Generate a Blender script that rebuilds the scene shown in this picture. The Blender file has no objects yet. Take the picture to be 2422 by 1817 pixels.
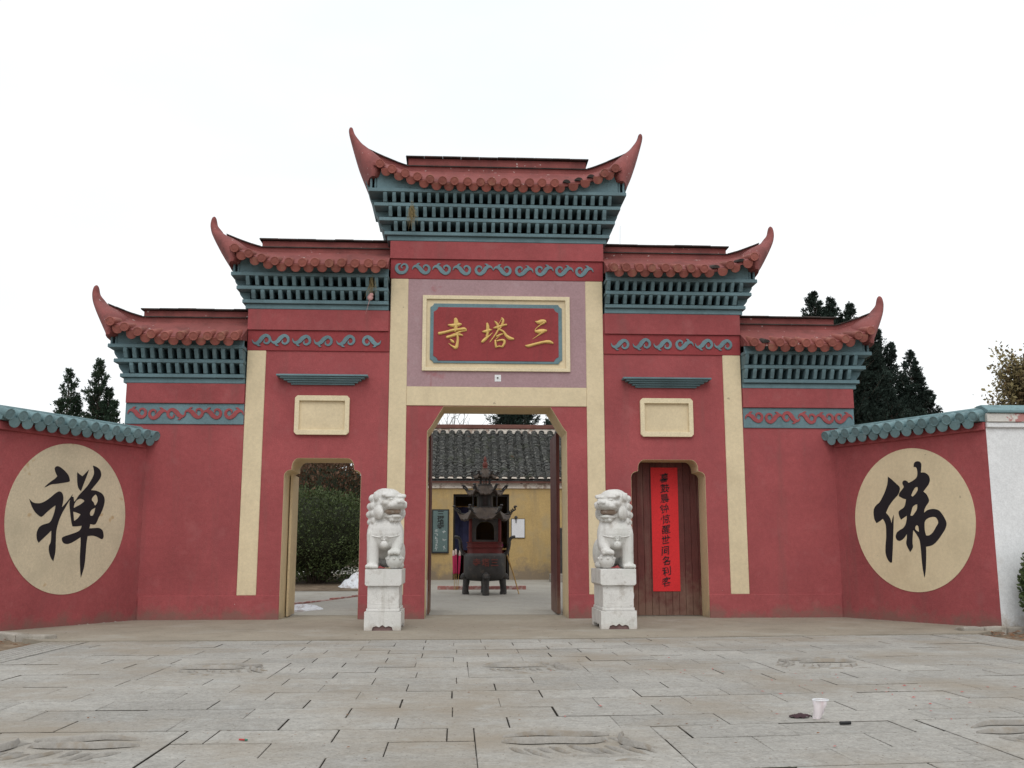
import bpy, bmesh, math, random
from mathutils import Vector, Matrix, noise as mnoise
from mathutils.geometry import tessellate_polygon

PI = math.pi
rad = math.radians
rnd = random.Random(7)
scene = bpy.context.scene
C = scene.collection

# ------------------------------------------------------------------ camera
cam_data = bpy.data.cameras.new('camera')
cam = bpy.data.objects.new('camera', cam_data)
C.objects.link(cam)
scene.camera = cam
cam_data.sensor_fit = 'HORIZONTAL'
cam_data.sensor_width = 36.0
cam_data.lens = 34.74
cam_data.clip_start = 0.1
cam_data.clip_end = 3000
PITCH, YAW, ROLL = 0.16975, 0.05546, -0.0005
fw = Vector((math.sin(YAW)*math.cos(PITCH), math.cos(YAW)*math.cos(PITCH), math.sin(PITCH)))
rt = Vector((math.cos(YAW), -math.sin(YAW), 0))
up = rt.cross(fw)
rt2 = rt*math.cos(ROLL) + up*math.sin(ROLL)
up2 = up*math.cos(ROLL) - rt*math.sin(ROLL)
M = Matrix((( rt2.x, up2.x, -fw.x), (rt2.y, up2.y, -fw.y), (rt2.z, up2.z, -fw.z))).to_4x4()
M.translation = Vector((-0.7537, -18.788, 1.2))
cam.matrix_world = M

# ------------------------------------------------------------------ world: a bright white overcast
SUN_EL, SUN_AZ = rad(52), rad(184)      # veiled sun, high in front of the gate
world = bpy.data.worlds.new('World')
scene.world = world
world.use_nodes = True
wn, wl = world.node_tree.nodes, world.node_tree.links
wn.clear()
w_out = wn.new('ShaderNodeOutputWorld')
w_bg = wn.new('ShaderNodeBackground')
w_sky = wn.new('ShaderNodeTexSky')
w_sky.sky_type = 'NISHITA'
w_sky.sun_disc = False
w_sky.sun_elevation = SUN_EL
w_sky.sun_rotation = SUN_AZ
w_sky.air_density = 1.0
w_sky.dust_density = 4.0
w_sky.ozone_density = 1.0
w_hsv = wn.new('ShaderNodeHueSaturation')
w_hsv.inputs['Saturation'].default_value = 0.22
w_hsv.inputs['Value'].default_value = 1.0
w_mix = wn.new('ShaderNodeMix')
w_mix.data_type = 'RGBA'
w_mix.inputs['Factor'].default_value = 0.80
w_tc = wn.new('ShaderNodeTexCoord')
w_map = wn.new('ShaderNodeMapping')
w_map.inputs['Scale'].default_value = (1.0, 1.0, 2.6)
w_noise = wn.new('ShaderNodeTexNoise')
w_noise.inputs['Scale'].default_value = 1.3
w_noise.inputs['Detail'].default_value = 5
w_cloud = wn.new('ShaderNodeMix')                            # faint thick and thin places in the cloud layer
w_cloud.data_type = 'RGBA'
w_cloud.inputs['A'].default_value = (10.9, 11.6, 12.1, 1)
w_cloud.inputs['B'].default_value = (12.6, 12.9, 13.0, 1)
w_rng = wn.new('ShaderNodeMapRange')
w_rng.inputs['From Min'].default_value = 0.36
w_rng.inputs['From Max'].default_value = 0.60
wl.new(w_tc.outputs['Generated'], w_map.inputs['Vector'])
wl.new(w_map.outputs['Vector'], w_noise.inputs['Vector'])
wl.new(w_noise.outputs['Fac'], w_rng.inputs['Value'])
wl.new(w_rng.outputs['Result'], w_cloud.inputs['Factor'])
wl.new(w_cloud.outputs['Result'], w_mix.inputs['B'])
wl.new(w_sky.outputs['Color'], w_hsv.inputs['Color'])
wl.new(w_hsv.outputs['Color'], w_mix.inputs['A'])
wl.new(w_mix.outputs['Result'], w_bg.inputs['Color'])
w_bg.inputs['Strength'].default_value = 0.1
wl.new(w_bg.outputs['Background'], w_out.inputs['Surface'])

sun_data = bpy.data.lights.new('sun', 'SUN')
sun_data.energy = 0.9
sun_data.angle = rad(35)
sun_data.color = (1.0, 0.97, 0.92)
sun = bpy.data.objects.new('sun', sun_data)
C.objects.link(sun)
sd = Vector((math.sin(SUN_AZ)*math.cos(SUN_EL), math.cos(SUN_AZ)*math.cos(SUN_EL), math.sin(SUN_EL)))
sun.rotation_euler = sd.to_track_quat('Z', 'Y').to_euler()
sun.location = (0, -10, 30)

vs = scene.view_settings
vs.view_transform = 'Standard'
vs.look = 'None'
vs.exposure = 0.0
vs.gamma = 1.0
vs.use_curve_mapping = False

# ------------------------------------------------------------------ materials
def srgb(r, g, b):
    f = lambda c: c/12.92 if c <= 0.04045 else ((c+0.055)/1.055)**2.4
    return (f(r/255), f(g/255), f(b/255))

def pmat(name, col, var=0.12, scale=2.0, rough=0.85, bump=0.15, bscale=70, rv=0.0,
         stain=None, streak=None, spots=None, low=None, spec=0.3, metal=0.0, fine=0.06, grain=0.10):
    """Procedural paint / stone: two octaves of value variation, optional stains (colour, scale, threshold,
    softness, strength), vertical streaks, small spots, splash dirt up to a height, random tint per piece."""
    m = bpy.data.materials.new(name)
    m.use_nodes = True
    nt = m.node_tree; n = nt.nodes; l = nt.links
    b = n['Principled BSDF']
    b.inputs['Roughness'].default_value = rough
    b.inputs['Specular IOR Level'].default_value = spec
    b.inputs['Metallic'].default_value = metal
    geo = n.new('ShaderNodeNewGeometry')
    pos = geo.outputs['Position']
    def noise(sc, detail=4, rgh=0.55, vec=None):
        t = n.new('ShaderNodeTexNoise')
        t.inputs['Scale'].default_value = sc
        t.inputs['Detail'].default_value = detail
        t.inputs['Roughness'].default_value = rgh
        l.new(vec if vec else pos, t.inputs['Vector'])
        return t.outputs['Fac']
    def mrange(x, a, bb, c, d):
        t = n.new('ShaderNodeMapRange')
        t.inputs['From Min'].default_value = a; t.inputs['From Max'].default_value = bb
        t.inputs['To Min'].default_value = c; t.inputs['To Max'].default_value = d
        l.new(x, t.inputs['Value']); return t.outputs['Result']
    def mth(op, x, y):
        t = n.new('ShaderNodeMath'); t.operation = op
        for i, q in enumerate((x, y)):
            if isinstance(q, (int, float)): t.inputs[i].default_value = q
            else: l.new(q, t.inputs[i])
        return t.outputs[0]
    def mix(a, bcol, fac):
        t = n.new('ShaderNodeMix'); t.data_type = 'RGBA'
        l.new(a, t.inputs['A'])
        if isinstance(bcol, tuple): t.inputs['B'].default_value = (*bcol, 1)
        else: l.new(bcol, t.inputs['B'])
        l.new(fac, t.inputs['Factor']); return t.outputs['Result']
    rgb = n.new('ShaderNodeRGB'); rgb.outputs[0].default_value = (*col, 1)
    f1 = mrange(noise(scale, 5), 0.3, 0.7, 1-var, 1+var)
    f2 = mrange(noise(scale*14, 4, 0.65), 0.3, 0.7, 1-fine, 1+fine)
    val = mth('MULTIPLY', mth('MULTIPLY', f1, f2), mrange(noise(38, 3, 0.7), 0.3, 0.7, 1-grain, 1+grain))
    if rv:
        oi = n.new('ShaderNodeObjectInfo')
        val = mth('MULTIPLY', val, mrange(oi.outputs['Random'], 0, 1, 1-rv, 1+rv))
    vm = n.new('ShaderNodeVectorMath'); vm.operation = 'SCALE'
    l.new(rgb.outputs[0], vm.inputs[0]); l.new(val, vm.inputs['Scale'])
    colr = vm.outputs['Vector']
    def stretched(sx, sy, sz):
        t = n.new('ShaderNodeVectorMath'); t.operation = 'MULTIPLY'
        l.new(pos, t.inputs[0]); t.inputs[1].default_value = (sx, sy, sz); return t.outputs['Vector']
    for st in (stain if isinstance(stain, list) else [stain] if stain else []):
        sc_, sca, th, soft, amt = st
        colr = mix(colr, sc_, mrange(noise(sca, 6, 0.62), th, th+soft, 0, amt))
    if streak:
        sc_, sca, th, soft, amt = streak
        colr = mix(colr, sc_, mrange(noise(sca, 5, 0.6, stretched(1, 1, 0.09)), th, th+soft, 0, amt))
    if spots:
        sc_, sca, th, soft, amt = spots
        colr = mix(colr, sc_, mrange(noise(sca, 2, 0.5), th, th+soft, 0, amt))
    if low:                      # mud splashes with a ragged upper edge
        sc_, ztop, zsoft, amt = low
        sx = n.new('ShaderNodeSeparateXYZ'); l.new(pos, sx.inputs[0])
        zz = mth('ADD', sx.outputs['Z'], mrange(noise(2.6, 6, 0.7), 0.25, 0.75, -zsoft, zsoft))
        colr = mix(colr, sc_, mrange(zz, ztop, ztop-zsoft, 0, amt))
    l.new(colr, b.inputs['Base Color'])
    if bump:
        bp = n.new('ShaderNodeBump')
        bp.inputs['Strength'].default_value = bump
        bp.inputs['Distance'].default_value = 0.02
        h = mth('ADD', noise(bscale, 4, 0.6), mth('MULTIPLY', noise(bscale*0.12, 3), 1.2))
        l.new(h, bp.inputs['Height'])
        l.new(bp.outputs['Normal'], b.inputs['Normal'])
    return m

RED = (0.325, 0.076, 0.080)
MAT = {}
MAT['red'] = pmat('red_stucco', RED, 0.16, 0.8, 0.92, 0.28, 55, fine=0.08,
                  stain=[((0.255, 0.06, 0.066), 1.1, 0.50, 0.2, 0.6), ((0.40, 0.13, 0.13), 2.2, 0.56, 0.14, 0.40), ((0.30, 0.12, 0.115), 14.0, 0.60, 0.10, 0.35)],
                  streak=((0.22, 0.085, 0.08), 3.4, 0.55, 0.18, 0.5), spots=((0.5, 0.38, 0.36), 9.0, 0.80, 0.01, 0.7),
                  low=((0.20, 0.115, 0.095), 0.24, 0.24, 0.75))
MAT['red_dk'] = pmat('red_frieze_paint', (0.27, 0.046, 0.05), 0.12, 1.2, 0.85, 0.2, 60,
                     streak=((0.15, 0.05, 0.05), 4, 0.55, 0.2, 0.35))
MAT['cream'] = pmat('cream_paint', (0.655, 0.545, 0.365), 0.07, 1.2, 0.85, 0.12, 60, grain=0.045,
                    stain=((0.50, 0.40, 0.26), 1.3, 0.52, 0.2, 0.45), streak=((0.48, 0.38, 0.26), 4.0, 0.60, 0.2, 0.35),
                    spots=((0.25, 0.2, 0.15), 9.0, 0.76, 0.01, 0.6))
MAT['cream_lt'] = pmat('pale_cream_frame', (0.70, 0.60, 0.41), 0.05, 2, 0.8, 0.12, 60,
                    streak=((0.5, 0.42, 0.28), 6.0, 0.58, 0.2, 0.3))
MAT['ochre_reveal'] = pmat('ochre_reveal', (0.63, 0.50, 0.31), 0.08, 2.0, 0.85, 0.15, 60,
                    stain=((0.48, 0.37, 0.23), 2.0, 0.52, 0.2, 0.5), low=((0.33, 0.27, 0.2), 0.2, 0.2, 0.7))
MAT['teal'] = pmat('teal_paint', (0.135, 0.215, 0.24), 0.16, 1.6, 0.75, 0.22, 60, rv=0.08,
                   stain=[((0.085, 0.13, 0.14), 3.0, 0.54, 0.16, 0.5), ((0.20, 0.28, 0.29), 5.0, 0.62, 0.1, 0.35)])
MAT['gap_shade'] = pmat('bracket_gap_shade', (0.035, 0.045, 0.045), 0.2, 3, 0.95, 0.3, 40)  # near-black core colour stands for the shade between the brackets
MAT['purple'] = pmat('washed_plaster', (0.36, 0.235, 0.25), 0.06, 1.4, 0.9, 0.12, 60,
                     stain=[((0.33, 0.10, 0.11), 2.1, 0.60, 0.10, 0.6), ((0.42, 0.32, 0.335), 2.4, 0.56, 0.14, 0.5)],
                     streak=((0.30, 0.10, 0.11), 2.2, 0.61, 0.08, 0.45))
MAT['gold'] = pmat('gold_letter_paint', (0.66, 0.44, 0.14), 0.08, 6, 0.5, 0.08, 80, spec=0.4)
MAT['roof_red'] = pmat('roof_red_paint', (0.235, 0.070, 0.064), 0.18, 2.0, 0.8, 0.25, 45,
                       stain=[((0.13, 0.045, 0.04), 2.6, 0.52, 0.15, 0.6)], streak=((0.12, 0.05, 0.05), 5, 0.56, 0.16, 0.4),
                       spots=((0.55, 0.45, 0.42), 11.0, 0.71, 0.015, 0.8))
MAT['tile_red'] = pmat('tile_red_paint', (0.28, 0.090, 0.072), 0.15, 3.0, 0.75, 0.25, 60, rv=0.16,
                       stain=[((0.34, 0.16, 0.11), 4, 0.54, 0.1, 0.6), ((0.10, 0.05, 0.045), 8, 0.60, 0.1, 0.6)])
MAT['cap_dark'] = pmat('weathered_cap_and_hole_shade', (0.055, 0.048, 0.044), 0.3, 4, 0.95, 0.4, 40, rv=0.2,
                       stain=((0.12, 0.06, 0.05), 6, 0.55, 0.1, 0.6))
MAT['teal_tile'] = pmat('teal_tile_paint', (0.14, 0.225, 0.24), 0.16, 2.6, 0.7, 0.22, 60, rv=0.14,
                        stain=[((0.07, 0.105, 0.11), 6, 0.56, 0.12, 0.6), ((0.24, 0.30, 0.30), 7, 0.60, 0.1, 0.5)])
MAT['ink'] = pmat('black_ink_paint', (0.012, 0.010, 0.014), 0.1, 5, 0.6, 0.05, 60)
MAT['marble'] = pmat('white_marble', (0.64, 0.625, 0.60), 0.08, 4, 0.8, 0.3, 70, fine=0.07, grain=0.03,
                     stain=[((0.36, 0.32, 0.28), 5.5, 0.55, 0.12, 0.55), ((0.47, 0.49, 0.45), 2.0, 0.50, 0.2, 0.6), ((0.30, 0.26, 0.22), 17, 0.62, 0.08, 0.5)],
                     streak=((0.38, 0.35, 0.31), 7, 0.56, 0.14, 0.45),
                     low=((0.40, 0.33, 0.27), 0.07, 0.1, 0.5))
MAT['marble_dirt'] = pmat('soot_stained_marble', (0.30, 0.22, 0.17), 0.25, 9, 0.85, 0.25, 60,
                     stain=((0.5, 0.45, 0.4), 14, 0.5, 0.12, 0.6))
MAT['wash'] = pmat('whitewash', (0.74, 0.75, 0.76), 0.05, 1.0, 0.9, 0.12, 60,
                   stain=((0.58, 0.56, 0.53), 1.6, 0.55, 0.16, 0.5), streak=((0.5, 0.48, 0.46), 4, 0.62, 0.2, 0.4),
                   low=((0.36, 0.29, 0.22), 0.28, 0.3, 0.8))
MAT['wash_trim'] = pmat('peeling_trim', (0.62, 0.6, 0.56), 0.1, 3, 0.9, 0.2, 60,
                   stain=((0.42, 0.14, 0.13), 3.2, 0.5, 0.04, 0.85))
MAT['door_wood'] = pmat('dark_red_door_wood', (0.105, 0.028, 0.024), 0.2, 2, 0.6, 0.3, 40, rv=0.15,
                   streak=((0.17, 0.095, 0.075), 6, 0.54, 0.16, 0.6), low=((0.20, 0.125, 0.09), 0.75, 0.6, 0.7))
MAT['paper_red'] = pmat('red_paper', (0.62, 0.022, 0.026), 0.05, 3, 0.65, 0.1, 25)
MAT['paver'] = pmat('stone_paver', (0.325, 0.310, 0.284), 0.10, 0.8, 0.95, 0.55, 38, rv=0.09, fine=0.16, grain=0.2,
                    stain=[((0.27, 0.228, 0.178), 0.55, 0.46, 0.2, 0.8), ((0.235, 0.215, 0.185), 6, 0.57, 0.12, 0.5), ((0.40, 0.40, 0.385), 2.5, 0.57, 0.15, 0.5)],
                    spots=((0.13, 0.105, 0.085), 34, 0.665, 0.03, 0.75))
MAT['relief'] = pmat('worn_relief_stone', (0.29, 0.27, 0.245), 0.15, 5, 0.95, 0.4, 40, stain=((0.24, 0.20, 0.155), 7, 0.5, 0.12, 0.7))
MAT['joint'] = pmat('joint_dirt', (0.04, 0.035, 0.028), 0.25, 5, 1.0, 0.4, 40,
                    stain=[((0.25, 0.22, 0.18), 0.8, 0.56, 0.05, 0.9), ((0.075, 0.085, 0.04), 3, 0.62, 0.06, 0.7)])
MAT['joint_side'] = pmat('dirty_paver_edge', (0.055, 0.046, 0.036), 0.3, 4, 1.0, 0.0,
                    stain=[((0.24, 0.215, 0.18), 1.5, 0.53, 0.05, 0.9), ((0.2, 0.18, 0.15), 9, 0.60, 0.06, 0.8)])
MAT['apron'] = pmat('dusty_concrete', (0.285, 0.25, 0.20), 0.10, 0.7, 0.95, 0.25, 30, fine=0.08,
                    stain=[((0.21, 0.18, 0.14), 1.3, 0.52, 0.16, 0.6), ((0.36, 0.34, 0.30), 0.9, 0.54, 0.18, 0.7)],
                    spots=((0.12, 0.095, 0.075), 13, 0.72, 0.02, 0.7))
MAT['court'] = pmat('court_concrete', (0.36, 0.34, 0.30), 0.08, 0.8, 0.95, 0.25, 30, fine=0.08,
                    stain=[((0.28, 0.245, 0.20), 1.5, 0.54, 0.16, 0.6)], spots=((0.14, 0.11, 0.09), 13, 0.73, 0.02, 0.7))
MAT['dirt'] = pmat('bare_soil', (0.17, 0.125, 0.085), 0.25, 1.5, 1.0, 0.6, 18, fine=0.2,
                   stain=((0.30, 0.24, 0.18), 3, 0.5, 0.2, 0.6))
MAT['kerb'] = pmat('rough_kerb_stone', (0.34, 0.31, 0.27), 0.15, 2.5, 0.95, 0.5, 25, rv=0.1,
                   stain=((0.2, 0.17, 0.13), 4, 0.52, 0.15, 0.7))
MAT['hall_wall'] = pmat('ochre_limewash', (0.48, 0.34, 0.15), 0.10, 1.0, 0.95, 0.2, 40,
                   stain=((0.40, 0.32, 0.19), 1.8, 0.5, 0.16, 0.6), streak=((0.30, 0.235, 0.14), 3.0, 0.52, 0.16, 0.6),
                   low=((0.22, 0.18, 0.14), 1.0, 0.45, 0.85))
MAT['eave_white'] = pmat('peeling_white_band', (0.76, 0.70, 0.62), 0.1, 3, 0.95, 0.25, 40,
                   stain=[((0.36, 0.26, 0.2), 3.5, 0.55, 0.05, 0.8), ((0.12, 0.09, 0.08), 4.2, 0.63, 0.03, 0.9)])
MAT['grey_tile'] = pmat('grey_clay_tile', (0.088, 0.09, 0.085), 0.3, 3, 0.95, 0.5, 30, fine=0.45,
                   stain=[((0.045, 0.045, 0.045), 4, 0.5, 0.15, 0.7), ((0.34, 0.34, 0.31), 13, 0.56, 0.06, 0.75),
                          ((0.075, 0.09, 0.05), 1.8, 0.54, 0.14, 0.6), ((0.17, 0.08, 0.06), 3.6, 0.66, 0.05, 0.6)])
MAT['ridge_brown'] = pmat('brown_ridge', (0.16, 0.075, 0.06), 0.2, 3, 0.9, 0.3, 30)
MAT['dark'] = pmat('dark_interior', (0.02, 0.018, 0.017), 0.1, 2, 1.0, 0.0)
MAT['iron'] = pmat('cast_iron', (0.052, 0.050, 0.048), 0.25, 6, 0.55, 0.35, 40, spec=0.5, metal=0.35,
                   stain=((0.12, 0.10, 0.08), 7, 0.55, 0.12, 0.6))
MAT['iron_roof'] = pmat('dusty_cast_iron', (0.10, 0.078, 0.062), 0.25, 6, 0.7, 0.35, 40, spec=0.4, metal=0.2,
                   stain=((0.06, 0.05, 0.05), 8, 0.52, 0.15, 0.7))
MAT['shrine_red'] = pmat('lacquer_red', (0.11, 0.017, 0.015), 0.2, 5, 0.5, 0.2, 40)
MAT['slate'] = pmat('green_slate_board', (0.115, 0.17, 0.165), 0.1, 4, 0.7, 0.1, 60)
MAT['white'] = pmat('white_board', (0.72, 0.73, 0.75), 0.03, 4, 0.6, 0.03, 60)
MAT['sign_ink'] = pmat('sign_ink', (0.03, 0.035, 0.035), 0.1, 4, 0.6, 0.0)
MAT['sign_chalk'] = pmat('sign_white_paint', (0.42, 0.46, 0.45), 0.1, 9, 0.7, 0.0)
MAT['letter_rust'] = pmat('faded_red_letters', (0.17, 0.055, 0.045), 0.2, 12, 0.7, 0.0)
MAT['incense'] = pmat('magenta_incense', (0.48, 0.03, 0.10), 0.08, 9, 0.7, 0.05)
MAT['incense_tip'] = pmat('pale_incense_tip', (0.62, 0.50, 0.45), 0.08, 9, 0.7, 0.05)
MAT['bamboo'] = pmat('bamboo', (0.45, 0.28, 0.10), 0.15, 6, 0.6, 0.1)
MAT['brick_border'] = pmat('painted_brick', (0.36, 0.16, 0.14), 0.2, 5, 0.95, 0.3, 40, rv=0.15,
                   stain=((0.55, 0.47, 0.43), 7, 0.5, 0.1, 0.6))
MAT['snow'] = pmat('old_snow', (0.75, 0.78, 0.82), 0.06, 6, 0.7, 0.35, 22,
                   stain=[((0.33, 0.28, 0.25), 5, 0.50, 0.12, 0.75), ((0.16, 0.13, 0.11), 11, 0.60, 0.08, 0.7)])
MAT['bark'] = pmat('bark', (0.09, 0.07, 0.055), 0.25, 6, 0.95, 0.5, 25)
MAT['cypress'] = pmat('cypress_green', (0.024, 0.046, 0.026), 0.45, 3, 0.85, 0.0, fine=0.35,
                   stain=((0.05, 0.07, 0.03), 4, 0.55, 0.1, 0.5))
MAT['conifer'] = pmat('conifer_green', (0.020, 0.034, 0.026), 0.4, 2.0, 0.85, 0.0, fine=0.35)
MAT['bush'] = pmat('bush_leaf', (0.062, 0.088, 0.030), 0.45, 5, 0.6, 0.0, fine=0.4,
                   stain=((0.13, 0.15, 0.06), 11, 0.56, 0.1, 0.6))
MAT['red_bush'] = pmat('winter_red_leaf', (0.12, 0.062, 0.036), 0.4, 5, 0.7, 0.0, fine=0.4,
                   stain=((0.045, 0.06, 0.025), 3, 0.52, 0.1, 0.8))
MAT['yellow_leaf'] = pmat('yellowing_leaf', (0.20, 0.165, 0.075), 0.35, 5, 0.7, 0.0, fine=0.4,
                   stain=((0.17, 0.10, 0.055), 4, 0.52, 0.1, 0.7))
MAT['dry_leaf'] = pmat('dry_leaf', (0.17, 0.085, 0.045), 0.4, 9, 0.8, 0.0, fine=0.4)
MAT['straw'] = pmat('straw', (0.30, 0.235, 0.115), 0.3, 20, 0.9, 0.0)
MAT['rag_pink'] = pmat('faded_pink_rag', (0.45, 0.25, 0.24), 0.15, 20, 0.9, 0.2)
MAT['cloth_dark'] = pmat('dark_maroon_cloth', (0.055, 0.030, 0.035), 0.25, 20, 0.95, 0.3, 60)
MAT['black_plastic'] = pmat('black_tube', (0.015, 0.015, 0.016), 0.2, 20, 0.5, 0.0)
MAT['scrap_red'] = pmat('red_scraps', (0.42, 0.05, 0.05), 0.3, 30, 0.8, 0.0)
MAT['scrap_green'] = pmat('green_band', (0.03, 0.18, 0.12), 0.2, 30, 0.6, 0.0)
MAT['blue_cloth'] = pmat('blue_banner', (0.03, 0.032, 0.075), 0.25, 5, 0.9, 0.0)
MAT['lotus_pink'] = pmat('pink_paper_flower', (0.30, 0.05, 0.16), 0.3, 9, 0.8, 0.0)
m = bpy.data.materials.new('clear_plastic'); m.use_nodes = True
b = m.node_tree.nodes['Principled BSDF']
b.inputs['Base Color'].default_value = (0.92, 0.86, 0.88, 1); b.inputs['Roughness'].default_value = 0.25
b.inputs['Transmission Weight'].default_value = 0.6; b.inputs['IOR'].default_value = 1.2
MAT['plastic'] = m

# ------------------------------------------------------------------ mesh helpers
class MB:
    def __init__(s): s.v = []; s.f = []
    def add(s, vs, fs):
        k = len(s.v); s.v += [tuple(q) for q in vs]; s.f += [tuple(i+k for i in f) for f in fs]; return s
    def box(s, x0, x1, y0, y1, z0, z1):
        return s.add([(x0,y0,z0),(x1,y0,z0),(x1,y1,z0),(x0,y1,z0),(x0,y0,z1),(x1,y0,z1),(x1,y1,z1),(x0,y1,z1)],
              [(0,3,2,1),(4,5,6,7),(0,1,5,4),(1,2,6,5),(2,3,7,6),(3,0,4,7)])
    def prism(s, poly, a, b, to=lambda u, v, d: (u, d, v)):
        n = len(poly)
        vs = [to(u, v, a) for u, v in poly] + [to(u, v, b) for u, v in poly]
        fs = [tuple(range(n)), tuple(range(2*n-1, n-1, -1))] + [(i, n+i, n+(i+1) % n, (i+1) % n) for i in range(n)]
        return s.add(vs, fs)
    def plate(s, outer, holes, a, b, to=lambda u, v, d: (u, d, v)):
        loops = [outer] + holes
        flat = [q for lp in loops for q in lp]
        tri = tessellate_polygon([[Vector((u, v, 0)) for u, v in lp] for lp in loops])
        n = len(flat)
        vs = [to(u, v, a) for u, v in flat] + [to(u, v, b) for u, v in flat]
        fs = [tuple(t) for t in tri] + [tuple(i+n for i in reversed(t)) for t in tri]
        k = 0
        for lp in loops:
            m_ = len(lp)
            fs += [(k+i, k+(i+1) % m_, n+k+(i+1) % m_, n+k+i) for i in range(m_)]
            k += m_
        return s.add(vs, fs)
    def tube(s, path, radii, seg=8, cap=True, flat=1.0):
        path = [Vector(p) for p in path]
        if not isinstance(radii, (list, tuple)): radii = [radii]*len(path)
        vs = []; up_ = None
        for i, p in enumerate(path):
            t = (path[min(i+1, len(path)-1)] - path[max(i-1, 0)])
            if t.length < 1e-9: t = Vector((0, 0, 1))
            t.normalize()
            if up_ is None:
                up_ = Vector((0, 0, 1)) if abs(t.z) < 0.9 else Vector((1, 0, 0))
            sd_ = t.cross(up_)
            if sd_.length < 1e-6: sd_ = t.orthogonal()
            sd_.normalize(); up_ = sd_.cross(t)
            for k in range(seg):
                a = 2*PI*k/seg
                vs.append(p + sd_*math.cos(a)*radii[i] + up_*math.sin(a)*radii[i]*flat)
        fs = []
        for i in range(len(path)-1):
            for k in range(seg):
                fs.append((i*seg+k, i*seg+(k+1) % seg, (i+1)*seg+(k+1) % seg, (i+1)*seg+k))
        if cap:
            fs.append(tuple(range(seg))[::-1]); e = (len(path)-1)*seg; fs.append(tuple(range(e, e+seg)))
        return s.add(vs, fs)
    def lathe(s, prof, seg=20, c=(0, 0, 0), sq=0.0, sx=1, sy=1):
        """profile of (r, z); sq>0 squares the section."""
        vs = []; fs = []
        for r, z in prof:
            for k in range(seg):
                a = 2*PI*k/seg
                ca, sa = math.cos(a), math.sin(a)
                if sq:
                    e = 1-sq*0.75
                    ca = math.copysign(abs(ca)**e, ca); sa = math.copysign(abs(sa)**e, sa)
                vs.append((c[0]+r*ca*sx, c[1]+r*sa*sy, c[2]+z))
        n = len(prof)
        for i in range(n-1):
            for k in range(seg):
                fs.append((i*seg+k, i*seg+(k+1) % seg, (i+1)*seg+(k+1) % seg, (i+1)*seg+k))
        fs.append(tuple(range(seg))[::-1]); fs.append(tuple(range((n-1)*seg, n*seg)))
        return s.add(vs, fs)
    def ellip(s, c, r, seg=16, rings=10, rot=None):
        vs = []; fs = []
        c = Vector(c)
        for i in range(rings+1):
            th = PI*i/rings
            for k in range(seg):
                a = 2*PI*k/seg
                q = Vector((r[0]*math.sin(th)*math.cos(a), r[1]*math.sin(th)*math.sin(a), r[2]*math.cos(th)))
                if rot: q = rot @ q
                vs.append(c+q)
        for i in range(rings):
            for k in range(seg):
                fs.append((i*seg+k, (i+1)*seg+k, (i+1)*seg+(k+1) % seg, i*seg+(k+1) % seg))
        return s.add(vs, fs)
    def mesh(s, name, bevel=0, recalc=True, smooth=None, seg=1):
        me = bpy.data.meshes.new(name)
        me.from_pydata(s.v, [], s.f)
        if bevel or recalc:
            bm = bmesh.new(); bm.from_mesh(me)
            if recalc: bmesh.ops.recalc_face_normals(bm, faces=bm.faces)
            if bevel:
                ed = [e for e in bm.edges if len(e.link_faces) == 2 and e.calc_face_angle(0) > rad(35)]
                bmesh.ops.bevel(bm, geom=ed, offset=bevel, segments=seg, affect='EDGES', clamp_overlap=True, profile=0.6)
            bm.to_mesh(me); bm.free()
        if smooth is not None:
            me.polygons.foreach_set('use_smooth', [True]*len(me.polygons))
            me.set_sharp_from_angle(angle=rad(smooth))
        return me
    def build(s, name, mat, parent=None, bevel=0, smooth=None, recalc=True, seg=1):
        me = s.mesh(name, bevel, recalc, smooth, seg)
        return place(name, me, mat, parent)

def place(name, me, mat, parent=None, loc=None, rot=None, scl=None):
    if mat is not None and not me.materials:
        me.materials.append(MAT[mat])
    o = bpy.data.objects.new(name, me)
    C.objects.link(o)
    if loc is not None: o.location = loc
    if rot is not None: o.rotation_euler = rot
    if scl is not None: o.scale = scl
    if parent is not None:            # every object's own matrix is its place in the world
        o.parent = parent
        o.matrix_parent_inverse = parent.matrix_basis.inverted()
    return o

def thing(name, label, cat, loc=(0, 0, 0), group=None):
    o = bpy.data.objects.new(name, None)
    C.objects.link(o); o.location = loc; o.empty_display_size = 0.2
    o['label'] = label; o['category'] = cat
    if group: o['group'] = group
    return o
def tag(o, label, cat, group=None, kind=None):
    o['label'] = label; o['category'] = cat
    if group: o['group'] = group
    if kind: o['kind'] = kind
    return o
def struct(o):
    o['kind'] = 'structure'; return o

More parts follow.
